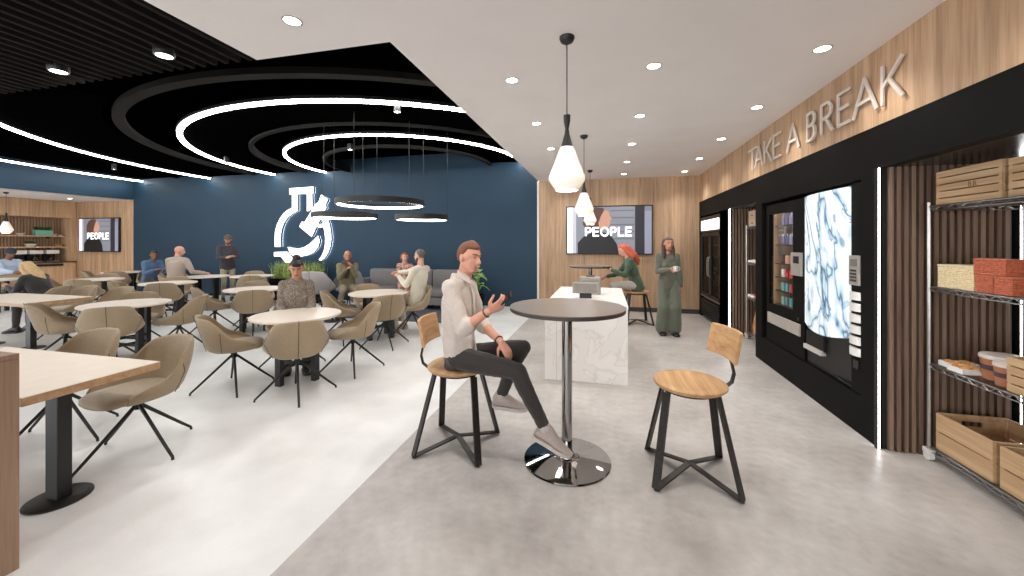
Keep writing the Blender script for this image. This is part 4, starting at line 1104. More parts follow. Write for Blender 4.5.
def bowl(label, y, z_, r, col, name='bowl'):
    t = thing(name, label, 'bowl', (-17.8, y, z_)); MB().lathe([(0, 0), (r * .5, 0), (r, r * .6), (r * .94, r * .6), (r * .45, .01), (0, .01)], n=24, cap=False).build('body', col, t, smooth=.8); return t
CUPW = plain('white_ceramic', (224, 218, 210), .25)
bowl('white bowl right of the teal planter on the upper alcove shelf', 8.88, 1.826, .1, CUPW)
bowl('small white bowl at the right end of the upper alcove shelf', 9.04, 1.826, .06, CUPW)
bowl('flat white bowl left of the teal planter on the upper alcove shelf', 8.13, 1.826, .11, CUPW)
b_ = bowl('white bowl filled with greenery on the lower alcove shelf', 8.35, 1.466, .15, CUPW)
g = MB()
for i in range(90):
    a = random.uniform(0, 2 * PI); r = random.uniform(0, .11); p0 = V((r * math.cos(a), r * math.sin(a), .06)); d = V((math.cos(a), math.sin(a), 0)) * .05; s_ = V((-d.y, d.x, 0)) * .3; h = random.uniform(.05, .13)
    g.add([p0, p0 + d * .6 + s_ + V((0, 0, h * .7)), p0 + d + V((0, 0, h)), p0 + d * .6 - s_ + V((0, 0, h * .7))], [(0, 1, 2, 3)])
o = g.build('greenery', GREEND, b_, fix=False); o['kind'] = 'stuff'
bowl('brown wooden bowl at the right end of the lower alcove shelf', 9.0, 1.466, .11, SEATWOOD)
for k, (y, l_) in enumerate(((8.06, 'leftmost'), (8.42, 'middle'), (8.80, 'rightmost'))):
    t = thing('coffee_maker', 'white and black coffee maker on the alcove worktop, %s of three' % l_, 'coffee maker', (-17.78, y, .966), 0, 'coffee makers in the alcove')
    MB().box(-.15, .13, -.15, .15, .26, .38).build('head', CUPW, t, bevel=.01)
    MB().box(-.15, -.04, -.13, .13, .0, .26).build('body', BLACK, t)
    MB().box(-.15, .13, -.15, .15, 0, .03).build('drip_tray', STEEL, t, bevel=.003)
    MB().lathe([(0, .03), (.05, .03), (.065, .07), (.055, .15), (.03, .17), (.04, .19), (0, .19)], (.04, 0, 0), 20, cap=False).build('jug', plain('coffee_jug', (40, 30, 26), .15), t, smooth=.8)
    MB().lathe([(0, .2), (.03, .2), (.04, .255), (0, .255)], (.04, 0, 0), 16, cap=False).build('filter', BLACK, t)
# ------------------------------------------------------------------ people
def ik(a, b, l1, l2, hint):
    a, b = V(a), V(b); d = b - a; L = d.length
    if L > (l1 + l2) * .999: b = a + d * ((l1 + l2) * .999 / L); d = b - a; L = d.length
    u = d / L; x = (l1 * l1 - l2 * l2 + L * L) / (2 * L); h = math.sqrt(max(0, l1 * l1 - x * x))
    hv = V(hint); hv = hv - u * hv.dot(u); hv.normalize(); return a + u * x + hv * h, b
def hand(mb, wr, d, n, side, curl=(.3, .35, .4, .45), thumb=.5, s=1.0, fr=.0095):
    """d: along the palm, n: palm facing, side: +1 right"""
    wr, d, n = V(wr), V(d).normalized(), V(n); n = (n - d * n.dot(d)).normalized(); lat = d.cross(n).normalized() * side   # towards the thumb
    mb.eloft([(wr - d * .02 * s, lat, n, .026 * s, .019 * s), (wr + d * .01 * s, lat, n, .028 * s, .018 * s), (wr + d * .05 * s, lat, n, .040 * s, .015 * s), (wr + d * .092 * s, lat, n, .041 * s, .012 * s), (wr + d * .1 * s, lat, n, .034 * s, .008 * s)], 16)
    for i, (o, L_, r) in enumerate(((.030, .076, fr), (.0105, .084, fr * 1.02), (-.0095, .078, fr * .98), (-.029, .062, fr * .88))):
        p = wr + d * (.088 - .006 * abs(i - 1)) * s + lat * o * s; a = curl[i] * .8; pts = [p]; dd = d + lat * (o * .9)
        dd.normalize()
        for k, f in enumerate((.45, .31, .24)):
            q = Q(lat, -a) if False else None
            v = dd * math.cos(a) + n * math.sin(a); p = p + v * L_ * f * s; pts.append(p); a += curl[i] * (1.15 if k == 0 else .8)
        mb.limb(pts, [r * s * 1.05, r * s, r * s * .95, r * s * .82], 0, 10)
    b = wr + d * .022 * s + lat * .022 * s; v1 = (lat * .8 + d * .55 + n * thumb * .5).normalized(); v2 = (lat * .35 + d * .85 + n * thumb).normalized()
    mb.limb([b, b + v1 * .036 * s, b + v1 * .036 * s + v2 * .032 * s, b + v1 * .036 * s + v2 * .056 * s], [.015 * s, .0125 * s, .0108 * s, .0092 * s], 0, 10)
def remesh(mb, name, mat, parent, vox, it=3, rough=0):
    o = mb.build(name, mat, parent, fix=True)
    m = o.modifiers.new('r', 'REMESH'); m.mode = 'VOXEL'; m.voxel_size = vox; m.adaptivity = 0; m.use_smooth_shade = True
    if it: m = o.modifiers.new('s', 'SMOOTH'); m.factor = .5; m.iterations = it
    bake(o); o.data.polygons.foreach_set('use_smooth', [True] * len(o.data.polygons))
    if rough:
        tx = bpy.data.textures.get('folds') or bpy.data.textures.new('folds', 'CLOUDS'); tx.noise_scale = .09; tx.noise_depth = 1
        m = o.modifiers.new('d', 'DISPLACE'); m.texture = tx; m.texture_coords = 'LOCAL'; m.strength = rough; m.mid_level = .5
        bake(o); o.data.polygons.foreach_set('use_smooth', [True] * len(o.data.polygons))
    while len(o.data.materials) > 1: o.data.materials.pop()
    if not o.data.materials: o.data.materials.append(mat)
    return o
def shoe(name, an, td, up, mat, sole, parent, L=.285):
    an, td, up = V(an), V(td).normalized(), V(up); up = (up - td * up.dot(td)).normalized(); lat = td.cross(up)
    b = an - up * .095 - td * .065
    secs = [(0, .020, .045, .02), (.02, .036, .09, .01), (.10, .042, .132, 0), (.22, .044, .146, 0), (.36, .043, .132, 0), (.52, .047, .098, 0), (.7, .051, .070, 0), (.86, .044, .05, 0), (.96, .030, .038, .004), (1, .014, .022, .008)]
    m = MB(); rings = []
    for t_, w, h, z0 in secs:
        c = b + td * L * t_; r_ = []
        for k in range(16):
            a = 2 * PI * k / 16; cx, cz = math.cos(a), math.sin(a)
            z = z0 + .012 + (h - .012) * (.5 + .5 * cz); ww = w * (1 if cz < 0 else (1 - .35 * cz)); r_.append(c + lat * cx * ww * (abs(cz) < .999 or 1) + up * z)
        rings.append(r_)
    m.loft(rings); o = m.build(name, mat, parent, smooth='all')
    s_ = MB(); rings = []
    for t_, w, h, z0 in secs:
        c = b + td * (L * (t_ * 1.03 - .012)); rings.append([c + lat * (w + .003) + up * (z0), c + lat * (w + .004) + up * (.024 + z0 * .6), c - lat * (w + .004) + up * (.024 + z0 * .6), c - lat * (w + .003) + up * (z0)])
    s_.loft(rings).build('sole', sole, o, smooth=.8)
    m = MB()
    for k in range(4):
        c = b + td * L * (.30 + .075 * k) + up * (.108 - .011 * k); m.tube([c - lat * .02, c + up * .004, c + lat * .02], .0025, 5)
    m.build('laces', WHITEPLASTIC, o)
    return o
def headgeo(mb, c, f, u, k=1.0):
    c, f, u = V(c), V(f).normalized(), V(u); u = (u - f * u.dot(f)).normalized(); r = f.cross(u); ax = (r, f, u)
    P = lambda x, y, z: c + r * x * k + f * y * k + u * z * k
    mb.ball(P(0, -.012, .022), (.076 * k, .096 * k, .093 * k), 0, 20, 14, ax)
    mb.ball(P(0, .018, -.03), (.060 * k, .072 * k, .082 * k), 0, 18, 12, ax)
    mb.ball(P(0, .048, -.085), (.030 * k, .030 * k, .024 * k), 0, 12, 8, ax)
    mb.limb([P(-.052, -.01, -.055), P(-.022, .058, -.09), P(.022, .058, -.09), P(.052, -.01, -.055)], [.014 * k, .016 * k, .016 * k, .014 * k])
    mb.limb([P(0, .078, .018), P(0, .094, -.006), P(0, .104, -.026)], [.008 * k, .010 * k, .0125 * k], 0, 8)
    mb.ball(P(0, .092, -.033), (.0165 * k, .011 * k, .008 * k), 0, 10, 7, ax)
    mb.limb([P(-.034, .070, .024), P(0, .082, .026), P(.034, .070, .024)], [.0095 * k, .009 * k, .0095 * k], 0, 8)
    mb.ball(P(-.036, .05, -.025), (.021 * k, .022 * k, .02 * k), 0, 10, 7, ax); mb.ball(P(.036, .05, -.025), (.021 * k, .022 * k, .02 * k), 0, 10, 7, ax)
    mb.limb([P(-.02, .078, -.057), P(0, .087, -.056), P(.02, .078, -.057)], [.008 * k, .0095 * k, .008 * k], 0, 8)
    for s_ in (-1, 1): mb.ball(P(s_ * .080, -.010, -.006), (.012 * k, .019 * k, .032 * k), 0, 12, 8, (r, (f + u * .2).normalized(), (u - f * .2).normalized()))
    return P, ax
def haircap(P, ax, k, kind, mat, parent, vox):
    m = MB(); n, mm = 36, 22; vs = []; C0 = P(0, -.014, .022); rx, ry, rz = .083 * k, .104 * k, .101 * k
    rings = []
    for j in range(1, mm):
        th = PI * j / mm; ring = []
        for i in range(n):
            ph = 2 * PI * i / n; d = V((math.sin(th) * math.cos(ph), math.sin(th) * math.sin(ph), -math.cos(th)))
            back = -d.y
            low = -.25 + .0 * back if kind != 'short' else -.35
            # hairline: high over the forehead, down behind the ears
            line = .42 if d.y > .45 else (.42 - (.45 - d.y) * 1.25)
            line = max(line, -.62)
            if kind in ('quiff', 'short') and d.y > -.42: line = max(line, -.26 if d.y > -.25 else -.42)
            s_ = 1.0
            if d.z < line: s_ = .80
            if kind == 'quiff' and d.z > .35 and d.y > .1: s_ += .11 * d.z
            if kind == 'afro': s_ = s_ * 1.06 if d.z >= line else s_
            ring.append(C0 + ax[0] * d.x * rx * s_ + ax[1] * d.y * ry * s_ + ax[2] * d.z * rz * s_)
        rings.append(ring)
    m.loft(rings)
    if kind == 'long':
        for s_ in (-1, 1):
            m.limb([P(s_ * .06, -.03, .06), P(s_ * .078, -.025, -.03), P(s_ * .082, -.005, -.13), P(s_ * .078, .035, -.25)], [.035 * k, .032 * k, .038 * k, .024 * k])
        m.limb([P(0, -.06, .03), P(0, -.085, -.08), P(0, -.09, -.2), P(0, -.085, -.29)], [.07 * k, .065 * k, .07 * k, .04 * k])
    if kind == 'drape':
        m.limb([P(0, -.05, .04), P(.0, -.1, -.06), P(.01, -.12, -.18), P(.03, -.13, -.30), P(.03, -.12, -.38)], [.075 * k, .075 * k, .085 * k, .07 * k, .03 * k])
        for s_ in (-1, 1): m.limb([P(s_ * .06, -.02, .05), P(s_ * .082, -.03, -.05), P(s_ * .075, -.07, -.2)], [.032 * k, .034 * k, .04 * k])
    if kind == 'bun': m.ball(P(0, -.07, .12), .042 * k); 
    if kind == 'bob':
        for s_ in (-1, 1): m.limb([P(s_ * .06, -.02, .05), P(s_ * .084, -.02, -.03), P(s_ * .078, -.01, -.075)], [.03 * k, .026 * k, .02 * k])
        m.limb([P(0, -.06, .03), P(0, -.08, -.07)], [.07 * k, .05 * k])
    if kind == 'fringe':
        m.ball(P(0, .055, .075), (.062 * k, .03 * k, .03 * k), 0, 14, 8, ax); m.ball(P(0, -.05, .12), .05 * k)
    if kind == 'beanie': pass
    return remesh(m, 'hair', mat, parent, vox, 2, .010 if kind in ('quiff', 'short') else .014)
EYEW = plain('eye_white', (170, 150, 138), .4); IRIS = plain('iris_dark', (44, 34, 28), .2); LIPM = plain('lips', (168, 96, 84), .5)
def human(name, label, loc, rz, J, st, cat='person'):
    t = thing('person', label, cat, loc, rz)
    k = st.get('hk', 1.0); vox = st.get('vox', .0125); big = vox < .009; bw = st.get('build', 1.0)
    R, L = 'R', 'L'
    lat_u = (J['sh'][R] - J['sh'][L]).normalized(); lat_l = (J['hi'][R] - J['hi'][L]).normalized()
    pel = (J['hi'][R] + J['hi'][L]) / 2; shc = (J['sh'][R] + J['sh'][L]) / 2; up = (shc - pel).normalized()
    f_u = up.cross(lat_u).normalized(); f_l = up.cross(lat_l).normalized()
    lm = (lat_u + lat_l).normalized(); fm = (f_u + f_l).normalized()
    bend = J.get('bend', 0)
    at_ = lambda q: pel.lerp(shc, q) - fm * bend * math.sin(PI * q)
    def torso(m, e, fem=False, low=-1):
        hw = .165 * bw; w1, w2 = (.135, .155) if fem else (.15, .165)
        secs_ = ([(low, lat_l, f_l, hw + e, .114 * bw + e)] if low > -1 else []) + [q for q in [(-.14, lat_l, f_l, .10 * bw + e, .08 * bw + e), (-.04, lat_l, f_l, hw + e, .112 * bw + e), (.12, lat_l, f_l, hw + e, .115 * bw + e)] if q[0] > low]
        m.eloft([(at_(q[0]),) + q[1:] for q in secs_] + [ (at_(.38), lm, fm, w1 * bw + e, .102 * bw + e), (at_(.66), lat_u, f_u, w2 * bw + e, .116 * bw + e), (at_(.88), lat_u, f_u, w2 * bw + .008 + e, .10 * bw + e), (at_(1.0), lat_u, f_u, .14 * bw + e, .07 * bw + e), (at_(1.09), lat_u, f_u, .07 * bw + e, .055 + e)], 24)
        m.limb([J['sh'][L] + lat_u * .02, shc + up * .02, J['sh'][R] - lat_u * .02], [.056 * bw + e, .06 * bw + e, .056 * bw + e])
        if fem:
            for s_ in (-1, 1): m.ball(at_(.66) + lat_u * .06 * s_ + f_u * .052, (.062 * bw + e, .066 * bw + e, .062 * bw + e))
    fem = st.get('fem', False)
    # body: one continuous surface
    b = MB(); hc, hf, hu = J['head'], J['face'], J.get('hup', V((0, 0, 1)))
    P, ax = headgeo(b, hc, hf, hu, k)
    torso(b, -.014, fem)
    b.limb([shc + up * .0, P(0, -.026, -.10), P(0, -.02, -.04)], [.066, .056 * k, .054 * k])
    for s_ in (R, L):
        ak = .9 if fem else 1.0
        b.limb([J['sh'][s_], J['el'][s_], J['wr'][s_]], [.046 * ak * bw, .039 * ak, .027 * ak]); mid = J['el'][s_].lerp(J['wr'][s_], .3); b.limb([J['el'][s_], mid, J['wr'][s_]], [.038 * ak, .040 * ak, .026 * ak])
        hd, hn, cu = J['hd'][s_]
        hand(b, J['wr'][s_], hd, hn, 1 if s_ == R else -1, cu, s=k * (.94 if fem else 1.0), fr=.0095 if big else .0115)
        b.limb([J['hi'][s_], J['kn'][s_], J['an'][s_]], [.075, .05, .036])
        td = J['td'][s_]; uu = V(J.get('up', {}).get(s_) or V((0, 0, 1))).normalized(); b.limb([J['an'][s_], J['an'][s_] + V(td).normalized() * .08 - uu * .06], [.034, .026])
    remesh(b, 'body', st['skin'], t, vox * (.62 if big else .85), 5 if big else 2)
    # shirt
    m = MB(); e = .008 if big else .010
    torso(m, e, fem, st.get('hemlow', -1)); sl_ = st.get('sleeve', 'long')
    for s_ in (R, L):
        a, el, wr = J['sh'][s_], J['el'][s_], J['wr'][s_]
        if sl_ == 'short': m.limb([a, a.lerp(el, .6)], [.06 * bw + e, .053 * bw + e])
        elif sl_ == 'roll': m.limb([a, a.lerp(el, .5), el, el.lerp(wr, .20)], [.058 * bw + e, .052 * bw + e, .047 + e, .045 + e]); m.limb([el.lerp(wr, .1), el.lerp(wr, .22)], [.052 + e, .050 + e])
        else: m.limb([a, a.lerp(el, .5), el, el.lerp(wr, .5), wr.lerp(el, .04)], [.058 * bw + e, .05 * bw + e, .043 + e, .038 + e, .028 + e])
    hem = st.get('hem', 0)
    if hem: m.eloft([(at_(.1), lat_l, f_l, .17 * bw + e, .118 * bw + e), (at_(-.14), lat_l, f_l, .178 * bw + e, .122 * bw + e), (at_(-.16 - hem), lat_l, f_l, .17 * bw + e, .118 * bw + e)], 24)
    shirt = remesh(m, st.get('top', 'shirt'), st['shirt'], t, vox, 3, .022)
    if st.get('collar'):
        c = MB(); cc = shc + up * .075; n_ = 20
        rings = []
        for i in range(n_ + 1):
            a = -2.75 + 5.5 * i / n_ ; dirv = lat_u * math.sin(a) * .066 - f_u * math.cos(a) * .062
            drop = .045 * (abs(a) / 2.75) ** 3
            o1 = cc + dirv + up * (.030 - drop * .6) ; o2 = cc + dirv * 1.28 - up * (.022 + drop); o3 = cc + dirv * 1.16 - up * (.024 + drop); o4 = cc + dirv * .9 + up * (.026 - drop * .6)
            rings.append([o1, o2, o3, o4])
        c.loft(rings).build('collar', st['shirt'], shirt, smooth=.8)
    # lower garment
    m = MB(); low = st.get('lower', 'trousers'); e2 = .006 if big else .010
    m.ball(at_(-.05), (.155 * bw, .13, .12) if big else (.14 * bw, .12, .11)); m.eloft([(at_(-.17), lat_l, f_l, .13 * bw + e2, .10 * bw + e2), (at_(-.06), lat_l, f_l, .163 * bw + e2, .112 * bw + e2), (at_(.10), lat_l, f_l, .158 * bw + e2, .110 * bw + e2), (at_(.2), lat_l, f_l, .145 * bw + e2, .1 * bw + e2)], 24)
    for s_ in (R, L):
        h_, kn, an = J['hi'][s_], J['kn'][s_], J['an'][s_]
        if low == 'wide': m.limb([h_, kn, an + V((0, 0, .03))], [.10, .105, .125])
        elif low == 'skirt': m.limb([h_, h_.lerp(kn, .95)], [.10 * bw, .085])
        else:
            m.limb([h_, h_.lerp(kn, .55), kn], [.088 * bw, .078 * bw, .06 * bw]); cf = kn.lerp(an, .35) - (f_l * .012)
            m.limb([kn, cf, kn.lerp(an, .92)], [.06 * bw, .058 * bw, .044])
    if low in ('wide', 'skirt'): m.limb([J['kn'][R].lerp(J['hi'][R], .2), J['kn'][L].lerp(J['hi'][L], .2)], [.09, .09])
    remesh(m, {'wide': 'trousers', 'skirt': 'skirt'}.get(low, 'trousers'), st['pants'], t, vox, 3, .014)
    for s_ in (R, L):
        td = V(J['td'][s_]); sh_ = J.get('up', {}).get(s_) or V((0, 0, 1))
        shoe('shoe', J['an'][s_], td, sh_, st['shoe'], st.get('sole', st['shoe']), t, .285 if not fem else .25)
    if st.get('sock'):
        for s_ in (R, L): MB().limb([J['kn'][s_].lerp(J['an'][s_], .9), J['an'][s_] - V((0, 0, .02))], [.041, .044]).build('sock', st['sock'], t, smooth='all')
    # hair and face
    hk = st.get('hair')
    if hk: haircap(P, ax, k, hk, st['hairm'], t, vox * .8)
    for s_ in (-1, 1):
        MB().ball(P(s_ * .031, .0735, .006), (.0105 * k, .006 * k, .0042 * k), 0, 10, 6, ax).build('eye', EYEW, t, smooth='all')
        MB().ball(P(s_ * .031, .0785, .006), (.0052 * k, .004 * k, .0046 * k), 0, 8, 6, ax).build('iris', IRIS, t, smooth='all')
        MB().limb([P(s_ * .016, .0885, .029), P(s_ * .033, .083, .035), P(s_ * .049, .068, .030)], [.0042 * k, .0045 * k, .003 * k], 0, 6).build('eyebrow', st.get('browm', st.get('hairm', IRIS)), t, smooth='all')
    MB().limb([P(-.026, .082, -.0525), P(-.013, .0925, -.0575), P(0, .0955, -.0595), P(.013, .0925, -.0575), P(.026, .082, -.0525)], [.003 * k, .0045 * k, .005 * k, .0045 * k, .003 * k], 0, 8).build('lips', LIPM, t, smooth='all')
    if st.get('beard'):
        m = MB(); m.limb([P(-.062, .0, -.045), P(-.048, .03, -.085), P(0, .062, -.108), P(.048, .03, -.085), P(.062, .0, -.045)], [.018 * k, .026 * k, .028 * k, .026 * k, .018 * k]); m.limb([P(-.03, .075, -.04), P(0, .088, -.044), P(.03, .075, -.04)], [.008 * k] * 3)
        remesh(m, 'beard', st['beard'], t, vox * .8, 2)
    return t, P, ax

def pose(seat=None, k=1.0, lean=0.0, hands=None, feet=None, turn=0.0, face=None, hint=None, handdir=None, twist=0.0, knee_hint=(0, 1, .6), side=0.0, sw=.168):
    """seated (seat = height) or standing; local frame: +y forward, +x the person's right"""
    J = {}
    z0 = (seat + .095) if seat else .93 * k
    ca, sa = math.cos(lean), math.sin(lean)
    def up(x, y, z):
        p = V((x, y * ca + z * sa, -y * sa + z * ca)); p = V((p.x + side * z, p.y, p.z)); return V((0, 0, z0)) + p
    tw = lambda x, y: (x * math.cos(twist) - y * math.sin(twist), x * math.sin(twist) + y * math.cos(twist))
    J['hi'] = {'R': V((.085 * k, 0, z0)), 'L': V((-.085 * k, 0, z0))}
    a = tw(sw * k, 0); b = tw(-sw * k, 0)
    J['sh'] = {'R': up(a[0], a[1] - .01, .475 * k), 'L': up(b[0], b[1] - .01, .475 * k)}
    J['head'] = up(0, .02, .70 * k) + V((0, .01, 0))
    f = V(face) if face else V((math.sin(-turn), math.cos(turn), -.1)); J['face'] = f.normalized()
    H = hands or {'R': (.2, .2, z0 + .02), 'L': (-.2, .2, z0 + .02)}
    J['el'] = {}; J['wr'] = {}; J['kn'] = {}; J['an'] = {}; J['td'] = {}; J['hd'] = {}; J['up'] = {}
    hint = hint or {}; handdir = handdir or {}
    for s_, sg_ in (('R', 1), ('L', -1)):
        el, wr = ik(J['sh'][s_], H[s_], .285 * k, .26 * k, hint.get(s_, (.35 * sg_, -.35, -1)))
        J['el'][s_], J['wr'][s_] = el, wr
        hd = handdir.get(s_); d = (wr - el).normalized()
        J['hd'][s_] = hd if hd else (d, V((-sg_ * .5, 0, -.8)), (.3, .32, .36, .42))
        F = (feet or {}).get(s_) or ((.1 * sg_, .42, .095) if seat else (.1 * sg_, .0, .095))
        kn, an = ik(J['hi'][s_], F, .44 * k, .43 * k, knee_hint if not isinstance(knee_hint, dict) else knee_hint[s_])
        J['kn'][s_], J['an'][s_] = kn, an; J['td'][s_] = V((.12 * sg_, 1, 0)).normalized()
    return J
def facing(deg): return math.radians(deg - 90)

SK1 = plain('skin_fair', (214, 164, 140), .5, nscale=20, var=.05); SK2 = plain('skin_tan', (190, 136, 108), .5, nscale=20, var=.05); SK3 = plain('skin_brown', (128, 84, 62), .5, nscale=20, var=.05); SKR = plain('skin_ruddy', (210, 152, 128), .5, nscale=20, var=.05)
LINEN = m_fabric('linen_shirt', (196, 182, 172), (212, 199, 189), 160)
HAIRR = plain('auburn_hair', (116, 70, 46), .65, nscale=120, var=.35); HAIRD = plain('dark_hair', (34, 28, 26), .5, nscale=120, var=.3); HAIRG = plain('grey_brown_hair', (92, 84, 78), .6, nscale=120, var=.3)
HAIRO = plain('orange_red_hair', (196, 92, 66), .55, nscale=90, var=.3); HAIRB = plain('blonde_hair', (206, 172, 124), .6, nscale=90, var=.25); HAIRBR = plain('brown_hair', (76, 56, 46), .55, nscale=90, var=.3)
JEAN = m_fabric('charcoal_trousers', (48, 42, 40), (60, 54, 51), 160)
SHOEG = m_fabric('grey_trainer', (168, 154, 146), (186, 172, 164), 120); SOLE = plain('trainer_sole', (196, 186, 178), .6); SHOEB = plain('dark_shoe', (40, 36, 34), .4)
SHOEW = plain('white_shoe', (220, 216, 210), .5)

# ---- the man with the phone on the bar stool
loc = V((-1.114, 2.83, 0)); rzm = facing(0)
def w(px, py, d):
    p = at(px, py, d) - loc; return V((-p.y, p.x, p.z))
def wd(x, y, z): return V((-y, x, z))   # world direction -> local
J = {'head': w(470, 257.5, 2.97), 'face': wd(.90, -.42, -.12), 'hup': wd(.08, 0, 1),
     'sh': {'R': w(451, 288, 2.80), 'L': w(468, 285.5, 3.14)}, 'el': {'R': w(462.5, 329, 2.72), 'L': w(481, 323, 3.14)}, 'wr': {'R': w(489, 311, 2.66), 'L': w(501.5, 342.5, 2.87)},
     'hi': {'R': w(458, 358, 2.87), 'L': w(463, 356, 3.05)}, 'kn': {'R': w(518, 371, 2.70), 'L': w(523, 347, 2.97)}, 'an': {'R': w(546, 429, 2.70), 'L': w(501, 395.5, 3.04)}, 'bend': .02}
J['td'] = {'R': wd(.86, -.16, -.30), 'L': wd(1, -.1, .02)}; J['up'] = {'R': wd(.3, 0, 1), 'L': wd(0, 0, 1)}
J['hd'] = {'R': ((w(507, 301.5, 2.62) - J['wr']['R']), wd(-.25, .8, .55), (.55, .6, .64, .7)), 'L': ((w(511, 357.5, 2.79) - J['wr']['L']), wd(-.6, .5, -.5), (.25, .3, .38, .45))}
man, P, ax = human('person', 'young man in a pale linen shirt sitting on the bar stool, smiling at his phone', loc, rzm, J,
    dict(skin=SKR, shirt=LINEN, pants=JEAN, shoe=SHOEG, sole=SOLE, sock=plain('pale_sock', (196, 184, 176), .8), sleeve='roll', hair='quiff', hairm=HAIRR, vox=.0078, collar=True, hemlow=.0, hk=1.02, build=1.0))
MB().limb([P(-.014, .0945, -.0545), P(0, .098, -.056), P(.014, .0945, -.0545)], [.0028, .0034, .0028], 0, 8).build('teeth', WHITEPLASTIC, man, smooth='all')
# beaded wristbands
for s_, q in (('R', .12), ('L', .12)):
    c = J['wr'][s_].lerp(J['el'][s_], q); d = (J['el'][s_] - J['wr'][s_]).normalized(); a = d.cross(V((0, 0, 1))).normalized(); b = d.cross(a)
    MB().tube([c + a * .031 * math.cos(2 * PI * i / 24) + b * .031 * math.sin(2 * PI * i / 24) for i in range(24)], .005, 6, closed=True).build('wristband', DARKEDGE, man, smooth='all')
_sh = [c_ for c_ in man.children if c_.name.startswith('shirt')][0]
_shc = (J['sh']['R'] + J['sh']['L']) / 2; _pel = (J['hi']['R'] + J['hi']['L']) / 2; _u = (_shc - _pel).normalized(); _l = (J['sh']['R'] - J['sh']['L']).normalized(); _f = _u.cross(_l).normalized()
_cc = _shc + _u * .092
for s_ in (-1, 1):
    N_ = _cc + _l * s_ * .062 + _f * .005 + _u * .038; F_ = _cc + _l * s_ * .014 + _f * .078 - _u * .012; T_ = _cc + _l * s_ * .060 + _f * .108 - _u * .066; B_ = _cc + _l * s_ * .098 + _f * .01 - _u * .010
    th = _f * .004
    MB().loft([[N_, B_, T_, F_], [N_ + th, B_ + th, T_ + th, F_ + th]]).build('collar_flap', LINEN, _sh, bevel=.0015)
_dep = ((1.0, .088), (.9, .112), (.66, .134), (.38, .120), (.14, .130), (.02, .130))
_pts = [_pel.lerp(_shc, q) - _f * .02 * math.sin(PI * q) + _f * dd for q, dd in _dep]
MB().loft([[p + _l * .016, p + _l * .016 + _f * .004, p - _l * .016 + _f * .004, p - _l * .016] for p in _pts]).build('placket', LINEN, _sh, smooth=.6)
for q in range(5):
    p = _pts[q].lerp(_pts[q + 1], .5) + _f * .004; MB().ball(p, (.006, .006, .003), 0, 8, 5, (_l, _u, _f)).build('button', WHITEPLASTIC, _sh, smooth='all')
for i in range(0):
    shc = (J['sh']['R'] + J['sh']['L']) / 2; pel = (J['hi']['R'] + J['hi']['L']) / 2; u_ = (shc - pel).normalized(); lt = (J['sh']['R'] - J['sh']['L']).normalized(); fu = u_.cross(lt).normalized()
ph = thing('smartphone', 'black smartphone in the hand of the man on the bar stool', 'phone', (0, 0, 0))
pc = at(509.5, 298.0, 2.645); ph.location = pc
_d = J['hd']['R'][0].normalized(); _n = J['hd']['R'][1]; _n = (_n - _d * _n.dot(_d)).normalized(); _w = man.matrix_basis
_R3 = M.Rotation(rzm, 3, 'Z'); _lx = V((.72, -.15, .62)).normalized(); _nz = V((-.55, -.45, .6)); _nz = (_nz - _lx * _nz.dot(_lx)).normalized(); _sx = _lx.cross(_nz)
ph.location = loc + _R3 @ (J['wr']['R'] + _d * .122 + _n * .028)
ph.rotation_euler = M((_sx, _lx, _nz)).transposed().to_euler()
MB().box(-.036, .036, -.075, .075, -.004, .004).build('case', BLACK, ph, bevel=.003)
MB().box(-.033, .033, -.071, .071, .0042, .0048).build('screen', plain('phone_glass', (16, 16, 20), .08), ph)

# ---- standing woman with the mug
FB = lambda n_, a, b, s_=140: m_fabric(n_, a, b, s_)
SAGE = FB('sage_knit', (88, 90, 78), (104, 106, 92)); SAGE2 = FB('sage_trousers', (94, 97, 84), (108, 111, 97))
wl = at(668, 334.5, 6.68); wl.z = 0
J = pose(None, .96, 0, sw=.142, hands={'R': (.02, .24, 1.14), 'L': (-.21, .02, .80)}, face=(-.18, 1, -.05), feet={'R': (.09, .0, .09), 'L': (-.09, .03, .09)}, hint={'R': (.6, -.4, -1)}, handdir={'R': (V((-.7, .5, .1)), V((-.3, .5, 0)), (.7, .75, .8, .85))})
wf = math.degrees(math.atan2(-wl.y, -wl.x)) + 12
wo, P, ax = human('person', 'standing woman with long brown hair in sage green, holding a white mug', wl, facing(wf), J,
    dict(skin=SK2, shirt=SAGE, pants=SAGE2, lower='wide', shoe=SHOEB, sleeve='long', hair='long', hairm=HAIRBR, fem=True, vox=.011, hem=.1, hk=.98, build=.88, top='jumper'))
Rz = M.Translation(wl) @ M.Rotation(facing(wf), 4, 'Z')
mug = thing('mug', 'white mug held by the standing woman in sage green', 'mug', Rz @ (J['wr']['R'] + V((-.075, .075, -.03))))
MB().lathe([(0, 0), (.036, 0), (.040, .005), (.042, .09), (.038, .09), (.036, .01), (0, .01)], n=24, cap=False).build('cup', CUPW, mug, smooth=.7)
MB().tube([(.04 + .025 * math.sin(q), 0, .045 + .03 * math.cos(q)) for q in [PI * i / 10 for i in range(11)]], .005, 6).build('handle', CUPW, mug, smooth='all')

